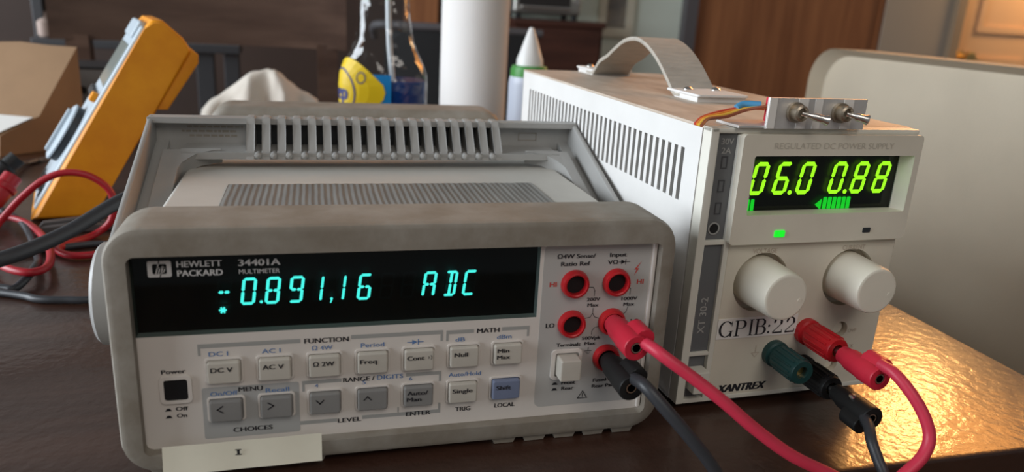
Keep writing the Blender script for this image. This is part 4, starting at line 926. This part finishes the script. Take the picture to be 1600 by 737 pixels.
# ================================================================== FAR BACKGROUND
M_gm = mat('dark_grey_metal', (.10, .10, .105), .4, metal=.6)
RK = thing('metal_rack', 'dark grey metal rack behind the paper bag and dark chair', 'rack', (-240, 1300, -740))
for x, z1, w in ((-164, 1100, 9), (-140, 1100, 5), (-114, 1100, 6), (112, 826, 16), (160, 826, 14)):
    bm = nb(); box(bm, x - w, x + w, -12, 12, 0, z1, 2); obj('post', bm, M_gm if w != 6 else mat('pale_blue_grey_metal', (.45, .52, .55), .35, metal=.5), RK)
for z, x0, x1 in ((818, -175, 178), (600, -175, 178), (200, -175, 178)):
    bm = nb(); box(bm, x0, x1, -30, 30, z - 8, z + 8, 2); obj('shelf_rail', bm, M_gm, RK)
for k, (x, r) in enumerate(((-156, 14), (-128, 16))):
    bm = nb(); lathe(bm, [(r * .8, 0), (r, 4), (r, 26), (r * .5, 34), (r * .4, 44)], (-240 + x, 1296, 87), (0, 0, 1), 20)
    tag(obj('small_jar', bm, mat('pinkish_jar', (.45, .34, .29), .5)), ('left' if k == 0 else 'right') + ' one of two small pinkish jars on the metal rack', 'jar', 'jars on the metal rack')
EQ = thing('equipment_case', 'grey metal equipment case between paper bag and orange meter', 'equipment case', (-212, 850, 0))
bm = nb(); box(bm, -70, 48, -40, 40, 1, 79, 2); obj('case_body', bm, mat('grey_equipment_paint', (.15, .14, .13), .5), EQ)
bm = nb(); box(bm, -72, 50, -42, 42, 79.2, 83, 1.5); obj('case_lid', bm, mat('black_equipment_lid', (.03, .03, .032), .45), EQ)
bm = nb(); lathe(bm, [(5, 0), (5, 1.6), (3.4, 1.6), (3.2, .4)], (-8, -40.2, 52), (0, -1, 0), 18); obj('case_socket', bm, M_dark, EQ)
DR = thing('dresser', 'dark reddish brown dresser by the pale wall', 'dresser', (838, 2130, -740))
M_drw = wood('reddish_dresser_wood', (.085, .030, .019), (.05, .018, .012), .4, (1, 8, 8), 4)
bm = nb(); box(bm, -148, 146, -60, 80, 40, 872, 3); obj('body', bm, M_drw, DR)
bm = nb(); box(bm, -156, 152, -70, 84, 872, 892, 4); obj('top', bm, M_drw, DR)
for z in (60, 330, 600):
    bm = nb(); box(bm, -136, 134, -72, -60, z, z + 250, 3); dw = obj('drawer', bm, M_drw, DR)
    bm = nb(); lathe(bm, [(7, 0), (7, 10), (14, 16), (12, 24)], (0, -72, z + 125), (0, -1, 0), 18); obj('drawer_knob', bm, M_fdark, dw)
for x in (-130, 128):
    for y in (-48, 66):
        bm = nb(); box(bm, x - 12, x + 12, y - 12, y + 12, 0, 40, 2); obj('foot', bm, M_drw, DR)
TO = thing('toaster_oven', 'silver toaster oven on the dark dresser', 'toaster oven', (800, 2130, 152))
bm = nb(); box(bm, -118, 104, -62, 70, 16, 190, 10, 3); obj('housing', bm, mat('brushed_steel', (.42, .41, .38), .35, metal=.8), TO)
bm = nb(); box(bm, -104, 66, -66, -62, 40, 170, 2); od = obj('glass_door', bm, mat('dark_oven_glass', (.03, .026, .024), .15), TO)
bm = nb(); tube(bm, [(-96, -66, 36), (-96, -84, 36), (60, -84, 36), (60, -66, 36)], 5, 10, 1); obj('door_handle', bm, M_metal, od)
for z in (60, 100, 140):
    bm = nb(); lathe(bm, [(11, 0), (10, 12)], (84, -62, z), (0, -1, 0), 18); obj('control_knob', bm, M_metal, TO)
for x in (-100, 86):
    for y in (-48, 56):
        bm = nb(); lathe(bm, [(9, .3), (10, 16.5)], (x, y, 0), (0, 0, 1), 16); obj('foot', bm, M_blkpl, TO)
PF = thing('picture_frame', 'small cream framed picture on the pale sage wall', 'picture', (1078, 2206, 105))
bm = nb(); frame(bm, [(-62, 0), (62, 0), (62, 160), (-62, 160)], [(-36, 30), (36, 30), (36, 132), (-36, 132)], 'y', -10, 8, 0); obj('frame', bm, mat('cream_frame', (.66, .62, .50), .6), PF)
bm = nb(); box(bm, -38, 38, 0, 4, 28, 134); obj('picture', bm, mat('brown_grey_print', (.33, .28, .22), .7, col2=(.16, .15, .14), vscale=14), PF)
